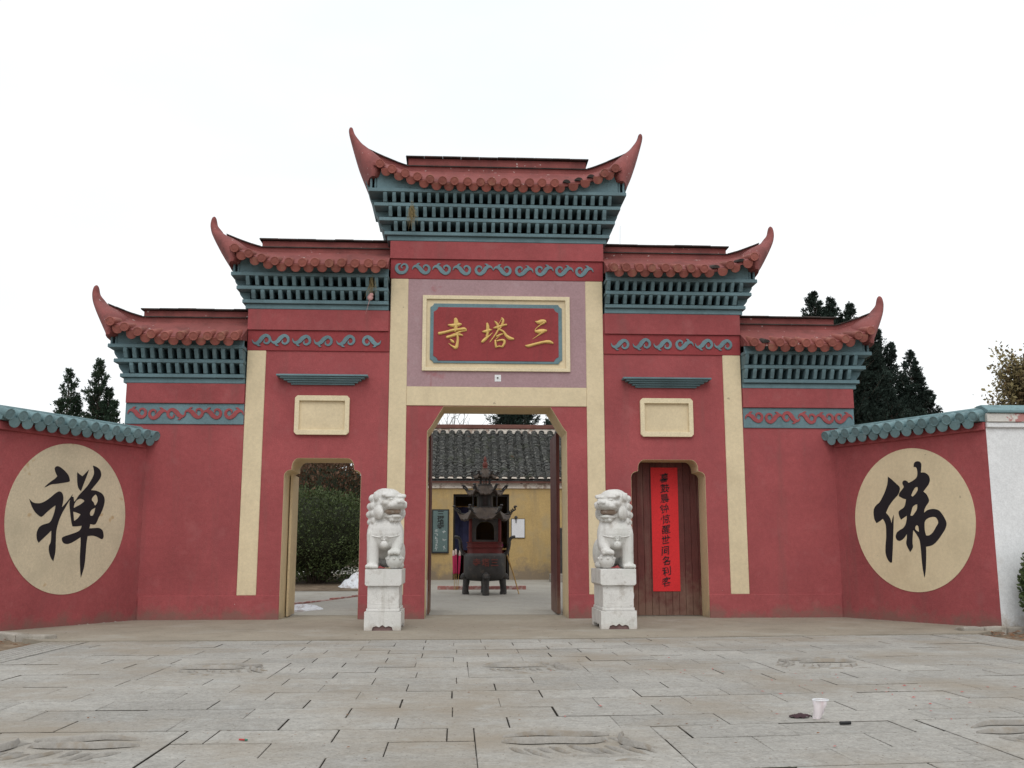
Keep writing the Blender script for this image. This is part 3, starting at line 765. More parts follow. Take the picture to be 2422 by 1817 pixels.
def roof_tier(tag_, x0, x1, hornL, hornR, zb, hz, zr0, xr0, xr1, missing=()):
    """x0..x1 body of the bay; zb: heights of slab tops; hz: eave tile height; zr0: ridge height;
    xr0..xr1 straight part of the ridge."""
    nt = len(zb)
    EXT = 0.50 if nt == 4 else 0.40
    ex0 = x0-(EXT if hornL else 0); ex1 = x1+(EXT if hornR else 0)      # roof ends (where the horns begin)
    lift = 0.34 if nt == 4 else 0.27
    def end_t(x):
        t = 0
        span = 1.30 if nt == 4 else 1.0
        if hornL: t = max(t, (x0-0.22+span-x)/span)
        if hornR: t = max(t, (x-(x1+0.22-span))/span)
        return max(0.0, t)
    ze = lambda x: hz + lift*end_t(x)**1.7
    def zr(x):
        t = 0
        if hornL: t = max(t, (xr0-x)/(xr0-(x0-0.60)))
        if hornR: t = max(t, (x-xr1)/((x1+0.60)-xr1))
        t = max(0, t)
        return zr0 + (0.37 if nt == 4 else 0.25)*t**1.15
    # cornice: core, slabs, brackets
    core = MB().box(x0+0.04, x1-0.04, 0.30, 0.70, zb[0]-0.2, hz+0.05).build('cornice', 'gap_shade', gate)
    e0 = 1 if hornL else 0; e1 = 1 if hornR else 0
    # small lower moulding
    MB().box(x0-0.065*e0, x1+0.065*e1, -0.065, TH+0.065, zb[0]-0.17, zb[0]-0.0755).build('moulding', 'teal', core, bevel=0.006)
    for k in range(nt):
        o = OFF[k]
        MB().box(x0-o*e0, x1+o*e1, -o, TH+o, zb[k]-0.07, zb[k]).build('beam', 'teal', core, bevel=0.007)
    for k in range(nt-1):
        o = OFF[k]
        inset = 0.12
        xa = x0-o*e0+(0.22 if hornL else 0.05); xb = x1+o*e1-(0.22 if hornR else 0.05)
        n = max(2, round((xb-xa)/0.171))
        h = zb[k+1]-0.07-zb[k]
        for i in range(n+1):
            x = xa+(xb-xa)*i/n + rnd.uniform(-0.006, 0.006)
            place('bracket', BR, 'teal', core, loc=(x, -o, zb[k]+0.0005), rot=(0, 0, rnd.uniform(-.02, .02)), scl=(rnd.uniform(.92, 1.06), 1, h/0.2))
        # curved end blocks under the corners
        for fl, xe, sg in ((hornL, x0, -1), (hornR, x1, 1)):
            if not fl: continue
            prof = [(xe+sg*0.0, 0), (xe+sg*(o-0.02), 0)]
            for i in range(1, 6):
                t = i/5
                prof.append((xe+sg*(o-0.025+0.115*math.sin(t*PI/2)**1.2), h*t))
            prof.append((xe, h))
            MB().prism([(u, zb[k]+v*0.998+0.0005) for u, v in prof], 0.03, TH-0.03).build('end_block', 'teal', core, bevel=0.005)
    # fascia between top slab and eave, rising with the tiles at the ends
    o = OFF[nt-1]
    fa = x0-(o-0.16 if hornL else 0); fb = x1+(o-0.16 if hornR else 0)
    N = 24
    xs = [fa+(fb-fa)*i/N for i in range(N+1)]
    poly = [(x, zb[-1]-0.005) for x in xs] + [(x, ze(x)+0.02) for x in reversed(xs)]
    MB().prism(poly, -o+0.045, -o+0.09).build('fascia', 'teal', core)
    for fl, xe, sg in ((hornL, x0, -1), (hornR, x1, 1)):
        if not fl: continue
        prof = [(xe, 0), (xe+sg*(o-0.03), 0), (xe+sg*(o+0.03), 0.10), (xe+sg*(o+0.10), 0.32), (xe+sg*(o+0.10), 0.46), (xe, 0.46)]
        MB().prism([(u, zb[-1]+0.0005+v*(0.85 if nt == 4 else 0.75)) for u, v in prof], 0.02, TH-0.02).build('end_block', 'teal', core, bevel=0.006)
        for q in range(2):
            xx = xe+sg*(o-0.10+0.085*q-0.03)
            MB().box(xx-0.02, xx+0.02, -o+0.06, 0.1, zb[-1]+0.0005, zb[-1]+0.26).build('bracket', 'teal', core, bevel=0.005)
    # roof body
    NR = 40
    yb_, yt_ = -0.50, 0.36
    sec = lambda x: [(x, yb_, ze(x)-0.03), (x, yb_, ze(x)+0.03), (x, yt_, zr(x)-0.06), (x, TH-yt_, zr(x)-0.06), (x, TH-yb_, ze(x)+0.03), (x, TH-yb_, ze(x)-0.03), (x, TH-0.1, ze(x)+0.08), (x, 0.1, ze(x)+0.08)]
    sx0 = x0-(0.33 if hornL else 0); sx1 = x1+(0.33 if hornR else 0)
    mb = MB(); vs = []; fs = []
    for i in range(NR+1):
        vs += sec(sx0+(sx1-sx0)*i/NR)
    for i in range(NR):
        fs += [(i*8+j, i*8+(j+1) % 8, (i+1)*8+(j+1) % 8, (i+1)*8+j) for j in range(8)]
    fs += [tuple(range(8)), tuple(range(NR*8, NR*8+8))]
    roof = mb.add(vs, fs).build('roof', 'roof_red', gate)
    # tiles
    ta = x0-(0.20 if hornL else -0.10); tb = x1+(0.20 if hornR else -0.10)
    n = round((tb-ta)/0.243)
    for i in range(n+1):
        x = ta+(tb-ta)*i/n
        slope = math.atan2(zr(x)-ze(x)-0.09, yt_+0.56)
        if i not in missing:
            place('tile', TILE, 'tile_red', roof, loc=(x+rnd.uniform(-.012, .012), -0.60+rnd.uniform(-.015, .012), ze(x)+0.018+rnd.uniform(-.008, .008)), rot=(slope*0.62, rnd.uniform(-.2, .2), 0))
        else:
            place('missing_tile_shade', HOLE_PLUG, 'cap_dark', roof, loc=(x, -0.535, ze(x)+0.03), rot=(slope*.62, rnd.uniform(-.2, .2), 0))
        if i < n:
            xm = x+(tb-ta)/n/2
            place('drip_tile', DRIP, 'tile_red', roof, loc=(xm+rnd.uniform(-.01, .01), -0.535+rnd.uniform(-.01, .01), ze(xm)-0.035+rnd.uniform(-.006, .006)), rot=(slope*0.9, rnd.uniform(-.08, .08), 0))
    # curved lower ridge with dark capping, then the straight upper ridge with separate cap slabs
    NS = 30
    ra, rb = x0-(0.58 if hornL else 0), x1+(0.58 if hornR else 0)
    pts = [ra+(rb-ra)*i/NS for i in range(NS+1)]
    MB().prism([(x, zr(x)-0.25) for x in pts]+[(x, zr(x)+0.015) for x in reversed(pts)], 0.33, 0.67).build('ridge', 'roof_red', roof)
    def capseg(a, b_, zf, w, th, name='ridge_cap'):
        xs_ = [a+(b_-a)*i/4 for i in range(5)]
        MB().prism([(x, zf(x)) for x in xs_]+[(x, zf(x)+th) for x in reversed(xs_)], 0.5-w, 0.5+w).build(name, 'cap_dark', roof)
    for fl, a, b_ in ((hornL, ra, xr0), (hornR, xr1, rb)):
        if not fl: continue
        for q in range(4):
            u0 = a+(b_-a)*q/4; u1 = a+(b_-a)*(q+1)/4
            capseg(u0+0.001, u1-0.001, lambda x, d=rnd.uniform(0, .006): zr(x)+0.016+d, 0.21, 0.022)
    capseg(xr0+0.002, xr1-0.002, lambda x: zr(x)+0.016, 0.205, 0.018)
    uz = 0.20 if nt == 4 else 0.16
    MB().box(xr0+(.02 if hornL else 0), xr1-(.02 if hornR else 0), 0.35, 0.65, zr0+0.0345, zr0+uz).build('upper_ridge', 'roof_red', roof, bevel=0.006)
    n = max(3, round((xr1-xr0)/0.36))
    for i in range(n):
        u0 = xr0-.03*hornL+(xr1-xr0+.03*(hornL+hornR))*i/n; u1 = xr0-.03*hornL+(xr1-xr0+.03*(hornL+hornR))*(i+1)/n
        d = rnd.uniform(0, .012)
        MB().box(u0+0.0015, u1-0.0015, 0.28, 0.72, zr0+uz+0.001+d, zr0+uz+0.028+d).build('ridge_cap', 'cap_dark', roof, bevel=0.004)
    # horns
    for fl, xe, sg in ((hornL, x0, -1), (hornR, x1, 1)):
        if not fl: continue
        zbase = hz+lift
        # outer and inner edge points relative to the body edge and the end tile, half depth, centre y
        if nt == 4:
            secs = [((.49, -.21), (.16, -.19), .99, .50), ((.53, -.13), (.08, -.02), .985, .50), ((.61, .06), (.13, .27), .90, .50), ((.69, .25), (.30, .48), .72, .49), ((.765, .48), (.46, .63), .52, .47), ((.83, .70), (.61, .77), .33, .45),
                    ((.878, .87), (.715, .90), .21, .43), ((.912, 1.0), (.79, 1.01), .13, .42), ((.926, 1.09), (.828, 1.10), .10, .42), ((.918, 1.15), (.845, 1.155), .07, .42), ((.90, 1.18), (.868, 1.18), .03, .42)]
        else:
            secs = [((.41, -.22), (.12, -.20), .99, .50), ((.46, -.14), (.04, -.04), .985, .50), ((.56, .0), (.08, .20), .88, .50), ((.68, .20), (.28, .38), .68, .49), ((.79, .40), (.49, .50), .46, .47), ((.875, .57), (.63, .585), .28, .45),
                    ((.91, .68), (.71, .68), .18, .43), ((.925, .78), (.785, .775), .12, .42), ((.916, .87), (.81, .87), .10, .42), ((.90, .93), (.825, .93), .07, .42), ((.875, .96), (.845, .96), .03, .42)]
        zs = 1.0
        k = 3
        flat = crom([(a[0], a[1], b_[0], b_[1], c_, d_) for a, b_, c_, d_ in secs], k)
        n = 18; vs = []; fs = []
        for (ax, az, bx, bz, dd, yc) in flat:
            mxx, mzz = (ax+bx)/2, (az+bz)/2; hx, hz_ = (ax-bx)/2, (az-bz)/2
            for q in range(n):
                an = 2*PI*q/n
                ca, sa = math.cos(an), math.sin(an)
                vs.append((xe+sg*(mxx+hx*ca), yc+dd*math.copysign(abs(sa)**0.8, sa), zbase+(mzz+hz_*ca)*zs))
        m_ = len(flat)
        for i in range(m_-1):
            fs += [(i*n+q, i*n+(q+1) % n, (i+1)*n+(q+1) % n, (i+1)*n+q) for q in range(n)]
        fs += [tuple(range(n)), tuple(range((m_-1)*n, m_*n))]
        MB().add(vs, fs).build('horn', 'roof_red', roof, smooth=60)
    return roof

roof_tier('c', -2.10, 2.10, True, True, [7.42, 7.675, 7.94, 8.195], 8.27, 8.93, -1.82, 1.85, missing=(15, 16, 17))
roof_tier('il', -4.78, -2.11, True, False, [6.01, 6.255, 6.50], 6.60, 7.17, -4.68, -2.11)
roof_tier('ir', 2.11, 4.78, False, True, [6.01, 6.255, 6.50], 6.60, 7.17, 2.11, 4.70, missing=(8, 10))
roof_tier('ol', -6.985, -4.795, True, False, [4.545, 4.81, 5.075], 5.155, 5.72, -6.90, -4.795)
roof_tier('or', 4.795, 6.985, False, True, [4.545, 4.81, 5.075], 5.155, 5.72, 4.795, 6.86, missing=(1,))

# door leaves: the shut right-hand one, and the open leaves folded back
def leaf(x0, x1, y, z1, n, hinge=None):
    d = MB().box(x0, x1, y+0.05, y+0.08, 0.02, z1).build('door', 'door_wood', gate)
    w = (x1-x0)/n
    for i in range(n):
        MB().box(x0+i*w+0.002, x0+(i+1)*w-0.002, y, y+0.048+rnd.uniform(-.003, 0), 0.02, z1).build('plank', 'door_wood', d, bevel=0.004)
    return d
leaf(2.50, 4.10, 0.56, 3.05, 12)
d = MB().box(1.262, 1.30, 1.01, 2.30, 0.03, 3.62).build('door', 'door_wood', gate)
for i in range(6):
    MB().box(1.235, 1.261, 1.02+i*0.213, 1.02+(i+1)*0.213-0.004, 0.03, 3.60).build('plank', 'door_wood', d, bevel=0.003)
d = MB().box(-1.315, -1.28, 1.01, 2.30, 0.03, 3.62).build('door', 'door_wood', gate)
MB().box(-3.975, -3.93, 0.62, 0.95, 0.02, 2.74).build('door_jamb', 'ochre_reveal', gate, bevel=0.005)
MB().box(-3.985, -3.955, 1.01, 1.5, 0.03, 2.72).build('door', 'ochre_reveal', gate)

# red paper couplet pasted on the shut door
bn = thing('paper_banner', 'long red paper couplet with black calligraphy on the shut wooden door', 'banner', (3.33, 0.555, 0.47))
pm = MB()
NS = 14
vs = []
for i in range(NS+1):
    t = i/NS; z = 2.87-2.395*t
    for j in range(5):
        s = j/4; x = 3.059-0.004*t + s*0.533
        vs.append((x, 0.548+0.004*math.sin(9*t+3*s), z))
fs = [(i*5+j, i*5+j+1, (i+1)*5+j+1, (i+1)*5+j) for i in range(NS) for j in range(4)]
k = len(vs)
vs += [(x, y+0.002, z) for x, y, z in vs]
fs += [tuple(k+q for q in reversed(f_)) for f_ in fs]
pm.add(vs, fs).build('paper', 'paper_red', bn, recalc=False)
COUPLET = '暮鼓晨钟惊醒世间名利客'
for i, ch in enumerate(COUPLET):
    me = text_mesh(ch, 0.185, 0.0008, 0.0 if ch == '客' else 0.0012)
    for v in me.vertices:           # brush-like: shear, uneven swelling
        x, y = v.co.x, v.co.y
        v.co.x = (x+0.012*math.sin(y*40+i))*0.95 + 0.0
        v.co.y = y*1.0 + x*0.16 + 0.006*math.sin(x*45+i*2)
    place('character', me, 'ink', bn, loc=(3.325+0.010*math.sin(i*1.7), 0.541, 2.65-0.2005*i), rot=(PI/2, 0, 0))

# ---------------- straw and rag caught in the brackets
def straw(x, y, z, n, L, label, rag=False):
    t = thing('straw_tuft', label, 'straw', (x, y, z))
    mb = MB()
    for i in range(n):
        a = rnd.uniform(-.9, .9)
        p = Vector((x+rnd.gauss(0, .025), y+rnd.uniform(-.06, .05), z+rnd.gauss(0, .07)))
        q = p+Vector((rnd.gauss(0, .05), rnd.uniform(-.05, .02), -rnd.uniform(.2, 1)*L))
        mb.tube([p, (p+q)/2+Vector((rnd.gauss(0, .02), -.02, 0)), q], [0.003, 0.0025, 0.001], 3)
    mb.build('stalks', 'straw', t)
    if rag:
        rm = MB()
        rm.ellip((x-.02, y-.04, z-0.36), (.055, .02, .06), 8, 6)
        rm.ellip((x+.0, y-.045, z-0.31), (.04, .018, .04), 8, 6)
        rm.tube([(x-.03, y-.04, z-.40), (x-.06, y-.04, z-.52), (x-.10, y-.04, z-.68)], [.006, .004, .002], 4)
        rm.build('rag', 'rag_pink', t, smooth=60)
straw(-1.68, -0.36, 7.80, 60, 0.36, 'tuft of straw hanging from the top cornice brackets')
straw(-2.42, -0.30, 6.38, 34, 0.40, 'straw and pink rag hanging from left middle cornice', True)

# ================================================================== WING WALLS
CHAN=[([(2.049,2.612),(2.022,2.642),(1.977,2.649),(1.906,2.623),(1.816,2.568),(1.748,2.504),(1.718,2.43),(1.739,2.404),(1.829,2.382),(1.979,2.355),(2.098,2.335),(2.176,2.296),(2.229,2.281),(2.165,2.339),(2.103,2.386),(2.032,2.434),(1.984,2.481),(2.018,2.528),(2.042,2.576)],[]),([(2.503,2.079),(2.434,2.028),(2.346,2.014),(2.26,2.024),(2.162,2.071),(2.078,2.13),(1.994,2.196),(1.922,2.231),(1.867,2.215),(1.837,2.173),(1.823,2.118),(1.828,2.044),(1.84,1.969),(1.781,2.027),(1.711,2.105),(1.655,2.177),(1.631,2.201),(1.659,2.139),(1.721,2.049),(1.774,1.959),(1.827,1.871),(1.871,1.771),(1.9,1.672),(1.919,1.561),(1.913,1.415),(1.905,1.294),(1.908,1.196),(1.933,1.073),(1.991,1.136),(2.034,1.233),(2.045,1.317),(2.015,1.39),(2.013,1.487),(2.021,1.577),(2.08,1.522),(2.161,1.454),(2.253,1.375),(2.289,1.423),(2.306,1.494),(2.302,1.554),(2.272,1.62),(2.211,1.664),(2.111,1.693),(2.061,1.716),(2.022,1.778),(1.993,1.865),(1.978,1.939),(1.975,1.994),(2.046,1.948),(2.143,1.871),(2.231,1.798),(2.298,1.818),(2.376,1.875),(2.441,1.956),(2.479,2.026)],[]),([(1.574,2.579),(1.516,2.545),(1.457,2.518),(1.39,2.58),(1.323,2.643),(1.355,2.55),(1.401,2.432),(1.465,2.26),(1.526,2.31),(1.557,2.397),(1.57,2.484)],[]),([(1.248,2.72),(1.173,2.706),(1.085,2.661),(1.045,2.586),(1.056,2.52),(1.115,2.438),(1.19,2.356),(1.25,2.29),(1.152,2.29),(1.033,2.261),(0.961,2.213),(0.926,2.137),(0.937,2.032),(0.978,1.927),(1.035,1.822),(1.099,1.705),(1.213,1.704),(1.223,1.632),(1.126,1.638),(1.011,1.643),(0.932,1.606),(0.902,1.542),(0.896,1.484),(0.935,1.449),(1.046,1.489),(1.146,1.506),(1.251,1.498),(1.264,1.372),(1.266,1.221),(1.269,1.071),(1.288,0.933),(1.334,0.791),(1.358,0.922),(1.382,1.096),(1.39,1.271),(1.392,1.371),(1.401,1.477),(1.492,1.426),(1.581,1.382),(1.672,1.359),(1.75,1.374),(1.79,1.423),(1.786,1.466),(1.731,1.491),(1.595,1.53),(1.473,1.57),(1.414,1.615),(1.395,1.672),(1.497,1.659),(1.591,1.655),(1.621,1.729),(1.657,1.864),(1.687,2.013),(1.686,2.088),(1.653,2.152),(1.614,2.154),(1.595,2.073),(1.555,2.113),(1.506,2.185),(1.411,2.279),(1.323,2.373),(1.251,2.481),(1.21,2.574),(1.22,2.651)],[[(1.59,2.017),(1.553,2.088),(1.477,2.129),(1.396,2.114),(1.378,2.09),(1.453,2.036),(1.551,1.987),(1.592,1.967)],[(1.599,1.904),(1.535,1.894),(1.437,1.866),(1.494,1.795),(1.565,1.749),(1.582,1.83)],[(1.213,2.149),(1.176,2.196),(1.137,2.223),(1.1,2.18),(1.085,2.103),(1.121,2.037),(1.145,2.036),(1.174,2.086),(1.209,2.11)],[(1.238,1.892),(1.203,1.951),(1.125,1.992),(1.142,1.908),(1.17,1.856),(1.218,1.848)]])]
FO=[([(1.224,2.582),(1.304,2.524),(1.405,2.434),(1.469,2.364),(1.432,2.254),(1.325,2.162),(1.217,2.057),(1.131,1.928),(1.185,1.871),(1.222,1.808),(1.238,1.732),(1.265,1.821),(1.299,1.888),(1.28,1.697),(1.256,1.492),(1.231,1.287),(1.195,1.036),(1.153,1.035),(1.099,1.096),(1.066,1.206),(1.077,1.343),(1.102,1.494),(1.111,1.673),(1.092,1.757),(1.054,1.82),(0.983,1.78),(0.906,1.745),(0.865,1.819),(0.853,1.931),(0.872,2.015),(0.928,2.076),(1.001,2.122),(1.077,2.216),(1.154,2.338),(1.206,2.46)],[]),([(1.79,2.713),(1.803,2.778),(1.851,2.808),(1.914,2.803),(1.953,2.759),(1.947,2.685),(1.933,2.605),(2.008,2.6),(2.082,2.548),(2.106,2.472),(2.077,2.394),(2.017,2.331),(1.957,2.27),(2.022,2.21),(2.06,2.104),(1.999,2.024),(1.955,1.96),(1.942,1.9),(2.016,1.944),(2.125,1.96),(2.23,1.936),(2.293,1.875),(2.353,1.775),(2.373,1.696),(2.338,1.606),(2.254,1.503),(2.155,1.4),(2.058,1.336),(1.932,1.31),(1.925,1.166),(1.908,1.021),(1.889,0.89),(1.857,0.778),(1.836,0.902),(1.826,1.06),(1.823,1.218),(1.818,1.351),(1.802,1.444),(1.747,1.538),(1.692,1.606),(1.671,1.486),(1.659,1.379),(1.66,1.299),(1.598,1.219),(1.558,1.286),(1.525,1.367),(1.545,1.461),(1.551,1.535),(1.484,1.462),(1.398,1.418),(1.334,1.436),(1.31,1.491),(1.336,1.559),(1.397,1.605),(1.482,1.644),(1.536,1.704),(1.566,1.784),(1.577,1.859),(1.513,1.827),(1.448,1.791),(1.417,1.857),(1.406,1.926),(1.442,1.965),(1.519,2.003),(1.556,2.056),(1.584,2.15),(1.508,2.174),(1.437,2.212),(1.45,2.266),(1.53,2.344),(1.557,2.377),(1.529,2.441),(1.549,2.481),(1.599,2.488),(1.645,2.461),(1.66,2.439),(1.743,2.468),(1.827,2.517),(1.856,2.576),(1.858,2.665),(1.834,2.707)],[[(1.698,2.213),(1.744,2.292),(1.797,2.35),(1.842,2.354),(1.841,2.3),(1.788,2.235),(1.728,2.191)],[(1.653,1.863),(1.684,1.943),(1.713,2.009),(1.772,2.047),(1.813,2.052),(1.798,1.965),(1.745,1.9),(1.693,1.855)],[(1.737,1.619),(1.741,1.659),(1.775,1.691),(1.804,1.657),(1.808,1.57),(1.767,1.591)],[(1.945,1.747),(2.004,1.798),(2.098,1.822),(2.174,1.806),(2.212,1.724),(2.16,1.649),(2.092,1.559),(2.01,1.507),(1.948,1.508),(1.932,1.588),(1.931,1.668)]])]
WA = rad(63)
def wing_map(sg):
    dx, dy = sg*math.cos(WA), -math.sin(WA)
    nx, ny = (-sg)*math.sin(WA), -math.cos(WA)          # normal of the painted face
    jx = sg*6.565
    return lambda s, d, z: (jx+dx*s+nx*d, dy*s+ny*d, z)
def coping_tile():
    return TILE
CT = None
def wing(sg, ztop, label, chars, lchar, lmed):
    W = wing_map(sg)
    LEN_ = 3.24
    root = thing('wing_wall', label, 'wall', W(1.6, -0.15, 0))
    to = lambda u, v, d: W(u, d, v)
    MB().prism([(-0.25, -0.1), (LEN_, -0.1), (LEN_, ztop-0.22), (-0.25, ztop-0.22)], -0.34, 0.0, to).build('wall', 'red', root)
    MB().prism([(0.05, ztop-0.36), (LEN_, ztop-0.36), (LEN_, ztop-0.221), (0.05, ztop-0.221)], 0.001, 0.055, to).build('moulding', 'red', root, bevel=0.01)
    # coping: ridged body, tiles, ridge roll
    prof = [(-0.40, ztop-0.215), (0.13, ztop-0.215), (0.15, ztop-0.15), (-0.12, ztop-0.02), (-0.20, ztop-0.02), (-0.40, ztop-0.17)]
    cop = MB()
    cop.prism([(d, z) for d, z in prof], -0.05, LEN_, to=lambda u, v, s: W(s, u, v))
    cop = cop.build('coping', 'teal_tile', root)
    MB().prism([(-0.24, ztop-0.035), (-0.06, ztop-0.035), (-0.075, ztop+0.02), (-0.11, ztop+0.05), (-0.19, ztop+0.05), (-0.225, ztop+0.02)], -0.08, LEN_-0.001, to=lambda u, v, s: W(s, u, v)).build('ridge_roll', 'teal_tile', cop)
    n = 14
    slope = 0.24
    phi = WA if sg < 0 else -WA
    for i in range(n):
        s = -0.02+(LEN_-0.06)*i/(n-1)
        place('tile', WT, 'teal_tile', cop, loc=W(s, 0.215+rnd.uniform(-.01, .01), ztop-0.135+rnd.uniform(-.006, .006)), rot=(slope, rnd.uniform(-.1, .1), phi))
        if i < n-1:
            s2 = s+(LEN_-0.06)/(n-1)/2
            place('drip_tile', WD, 'teal_tile', cop, loc=W(s2, 0.185+rnd.uniform(-.008, .008), ztop-0.205+rnd.uniform(-.006, .006)), rot=(slope*.8, rnd.uniform(-.06, .06), phi))
    # painted roundel and its character
    N = 96
    circ = [(1.675+1.255*math.cos(2*PI*i/N), 1.79+1.265*math.sin(2*PI*i/N)) for i in range(N)]
    med = MB().prism(circ, 0.001, 0.007, to).build('roundel', 'cream' if sg > 0 else 'cream_stained', root)
    med['label'] = lmed
    cm_ = MB()
    for outer, holes in chars:
        cm_.plate(smooth_poly(outer), [smooth_poly(h) for h in holes], 0.0075, 0.0095, to)
    cm_.build('character', 'ink', med)['label'] = lchar
    return root
MAT['cream_stained'] = pmat('cream_roundel_stained', (0.60, 0.51, 0.365), 0.06, 1.4, 0.85, 0.12, 60,
                    stain=[((0.45, 0.39, 0.28), 1.5, 0.5, 0.2, 0.55)], spots=((0.42, 0.25, 0.10), 3.4, 0.69, 0.05, 0.55))
def scaled_mesh(src, k, L):
    me = src.copy()
    for v in me.vertices:
        v.co.x *= k; v.co.z *= k
        v.co.y = v.co.y if v.co.y < 0.06 else v.co.y*L
    me.materials.clear()
    return me
WT = scaled_mesh(TILE, 1.10, 0.36); WD = scaled_mesh(DRIP, 1.10, 0.36)
wing(-1, 3.50, 'red wing wall with teal tile coping and cream roundel reading 禅', CHAN, 'black brush character chan', 'cream roundel with rust stains')
wing(1, 3.58, 'red wing wall with teal tile coping and cream roundel reading 佛', FO, 'black brush character fo', 'clean cream roundel')
# whitewashed wall carrying on from the right wing
wx, wy, _ = wing_map(1)(3.24, 0, 0)
ww = thing('white_wall', 'whitewashed perimeter wall beyond the right wing with peeling coping', 'wall', (wx+2.5, wy+0.1, 0))
MB().box(wx+0.004, wx+5.0, wy+0.0, wy+0.36, -0.1, 3.26).build('wall', 'wash', ww)
MB().box(wx+0.004, wx+5.0, wy-0.05, wy+0.40, 3.261, 3.35).build('moulding', 'wash', ww, bevel=0.012)
MB().box(wx+0.004, wx+5.0, wy-0.075, wy+0.43, 3.351, 3.50).build('trim', 'wash_trim', ww, bevel=0.01)
MB().prism([(wy-0.11, 3.501), (wy-0.11, 3.55), (wy+0.10, 3.66), (wy+0.26, 3.66), (wy+0.46, 3.55), (wy+0.46, 3.501)], wx+0.004, wx+5.0, to=lambda u, v, d: (d, u, v)).build('coping', 'teal_tile', ww, bevel=0.01)
wx2, wy2, _ = wing_map(-1)(3.24, 0, 0)
w2 = thing('white_wall', 'whitewashed perimeter wall beyond the left wing', 'wall', (wx2-2.5, wy2+0.1, 0))
MB().box(wx2-5.0, wx2-0.004, wy2+0.0, wy2+0.36, -0.1, 3.2).build('wall', 'wash', w2)
MB().prism([(wy2-0.1, 3.201), (wy2-0.1, 3.35), (wy2+0.10, 3.52), (wy2+0.26, 3.52), (wy2+0.46, 3.35), (wy2+0.46, 3.201)], wx2-5.0, wx2-0.004, to=lambda u, v, d: (d, u, v)).build('coping', 'teal_tile', w2, bevel=0.01)

# ================================================================== STONE LIONS
MAT['recess_brown'] = pmat('brown_recess', (0.16, 0.10, 0.095), 0.3, 9, 1.0, 0.3, 40)  # brown filling set behind the pedestal's scalloped apron
def remesh(mb, voxel, smooth_it, name):
    me = mb.mesh(name)
    ob = bpy.data.objects.new(name, me); C.objects.link(ob)
    md = ob.modifiers.new('r', 'REMESH'); md.mode = 'VOXEL'; md.voxel_size = voxel
    ms = ob.modifiers.new('s', 'SMOOTH'); ms.factor = 0.5; ms.iterations = smooth_it
    dg = bpy.context.evaluated_depsgraph_get()
    out = bpy.data.meshes.new_from_object(ob.evaluated_get(dg))
    bpy.data.objects.remove(ob)
    out.name = name
    out.polygons.foreach_set('use_smooth', [True]*len(out.polygons))
    out.materials.clear()
    return out
def limb(mb, pts, rr, seg=12):
    mb.tube(crom([(*p, r) for p, r in zip(pts, rr)], 4) and [q[:3] for q in crom([(*p, r) for p, r in zip(pts, rr)], 4)],
            [q[3] for q in crom([(*p, r) for p, r in zip(pts, rr)], 4)], seg)
    for p, r in ((pts[0], rr[0]), (pts[-1], rr[-1])):
        mb.ellip(p, (r, r, r), 12, 8)

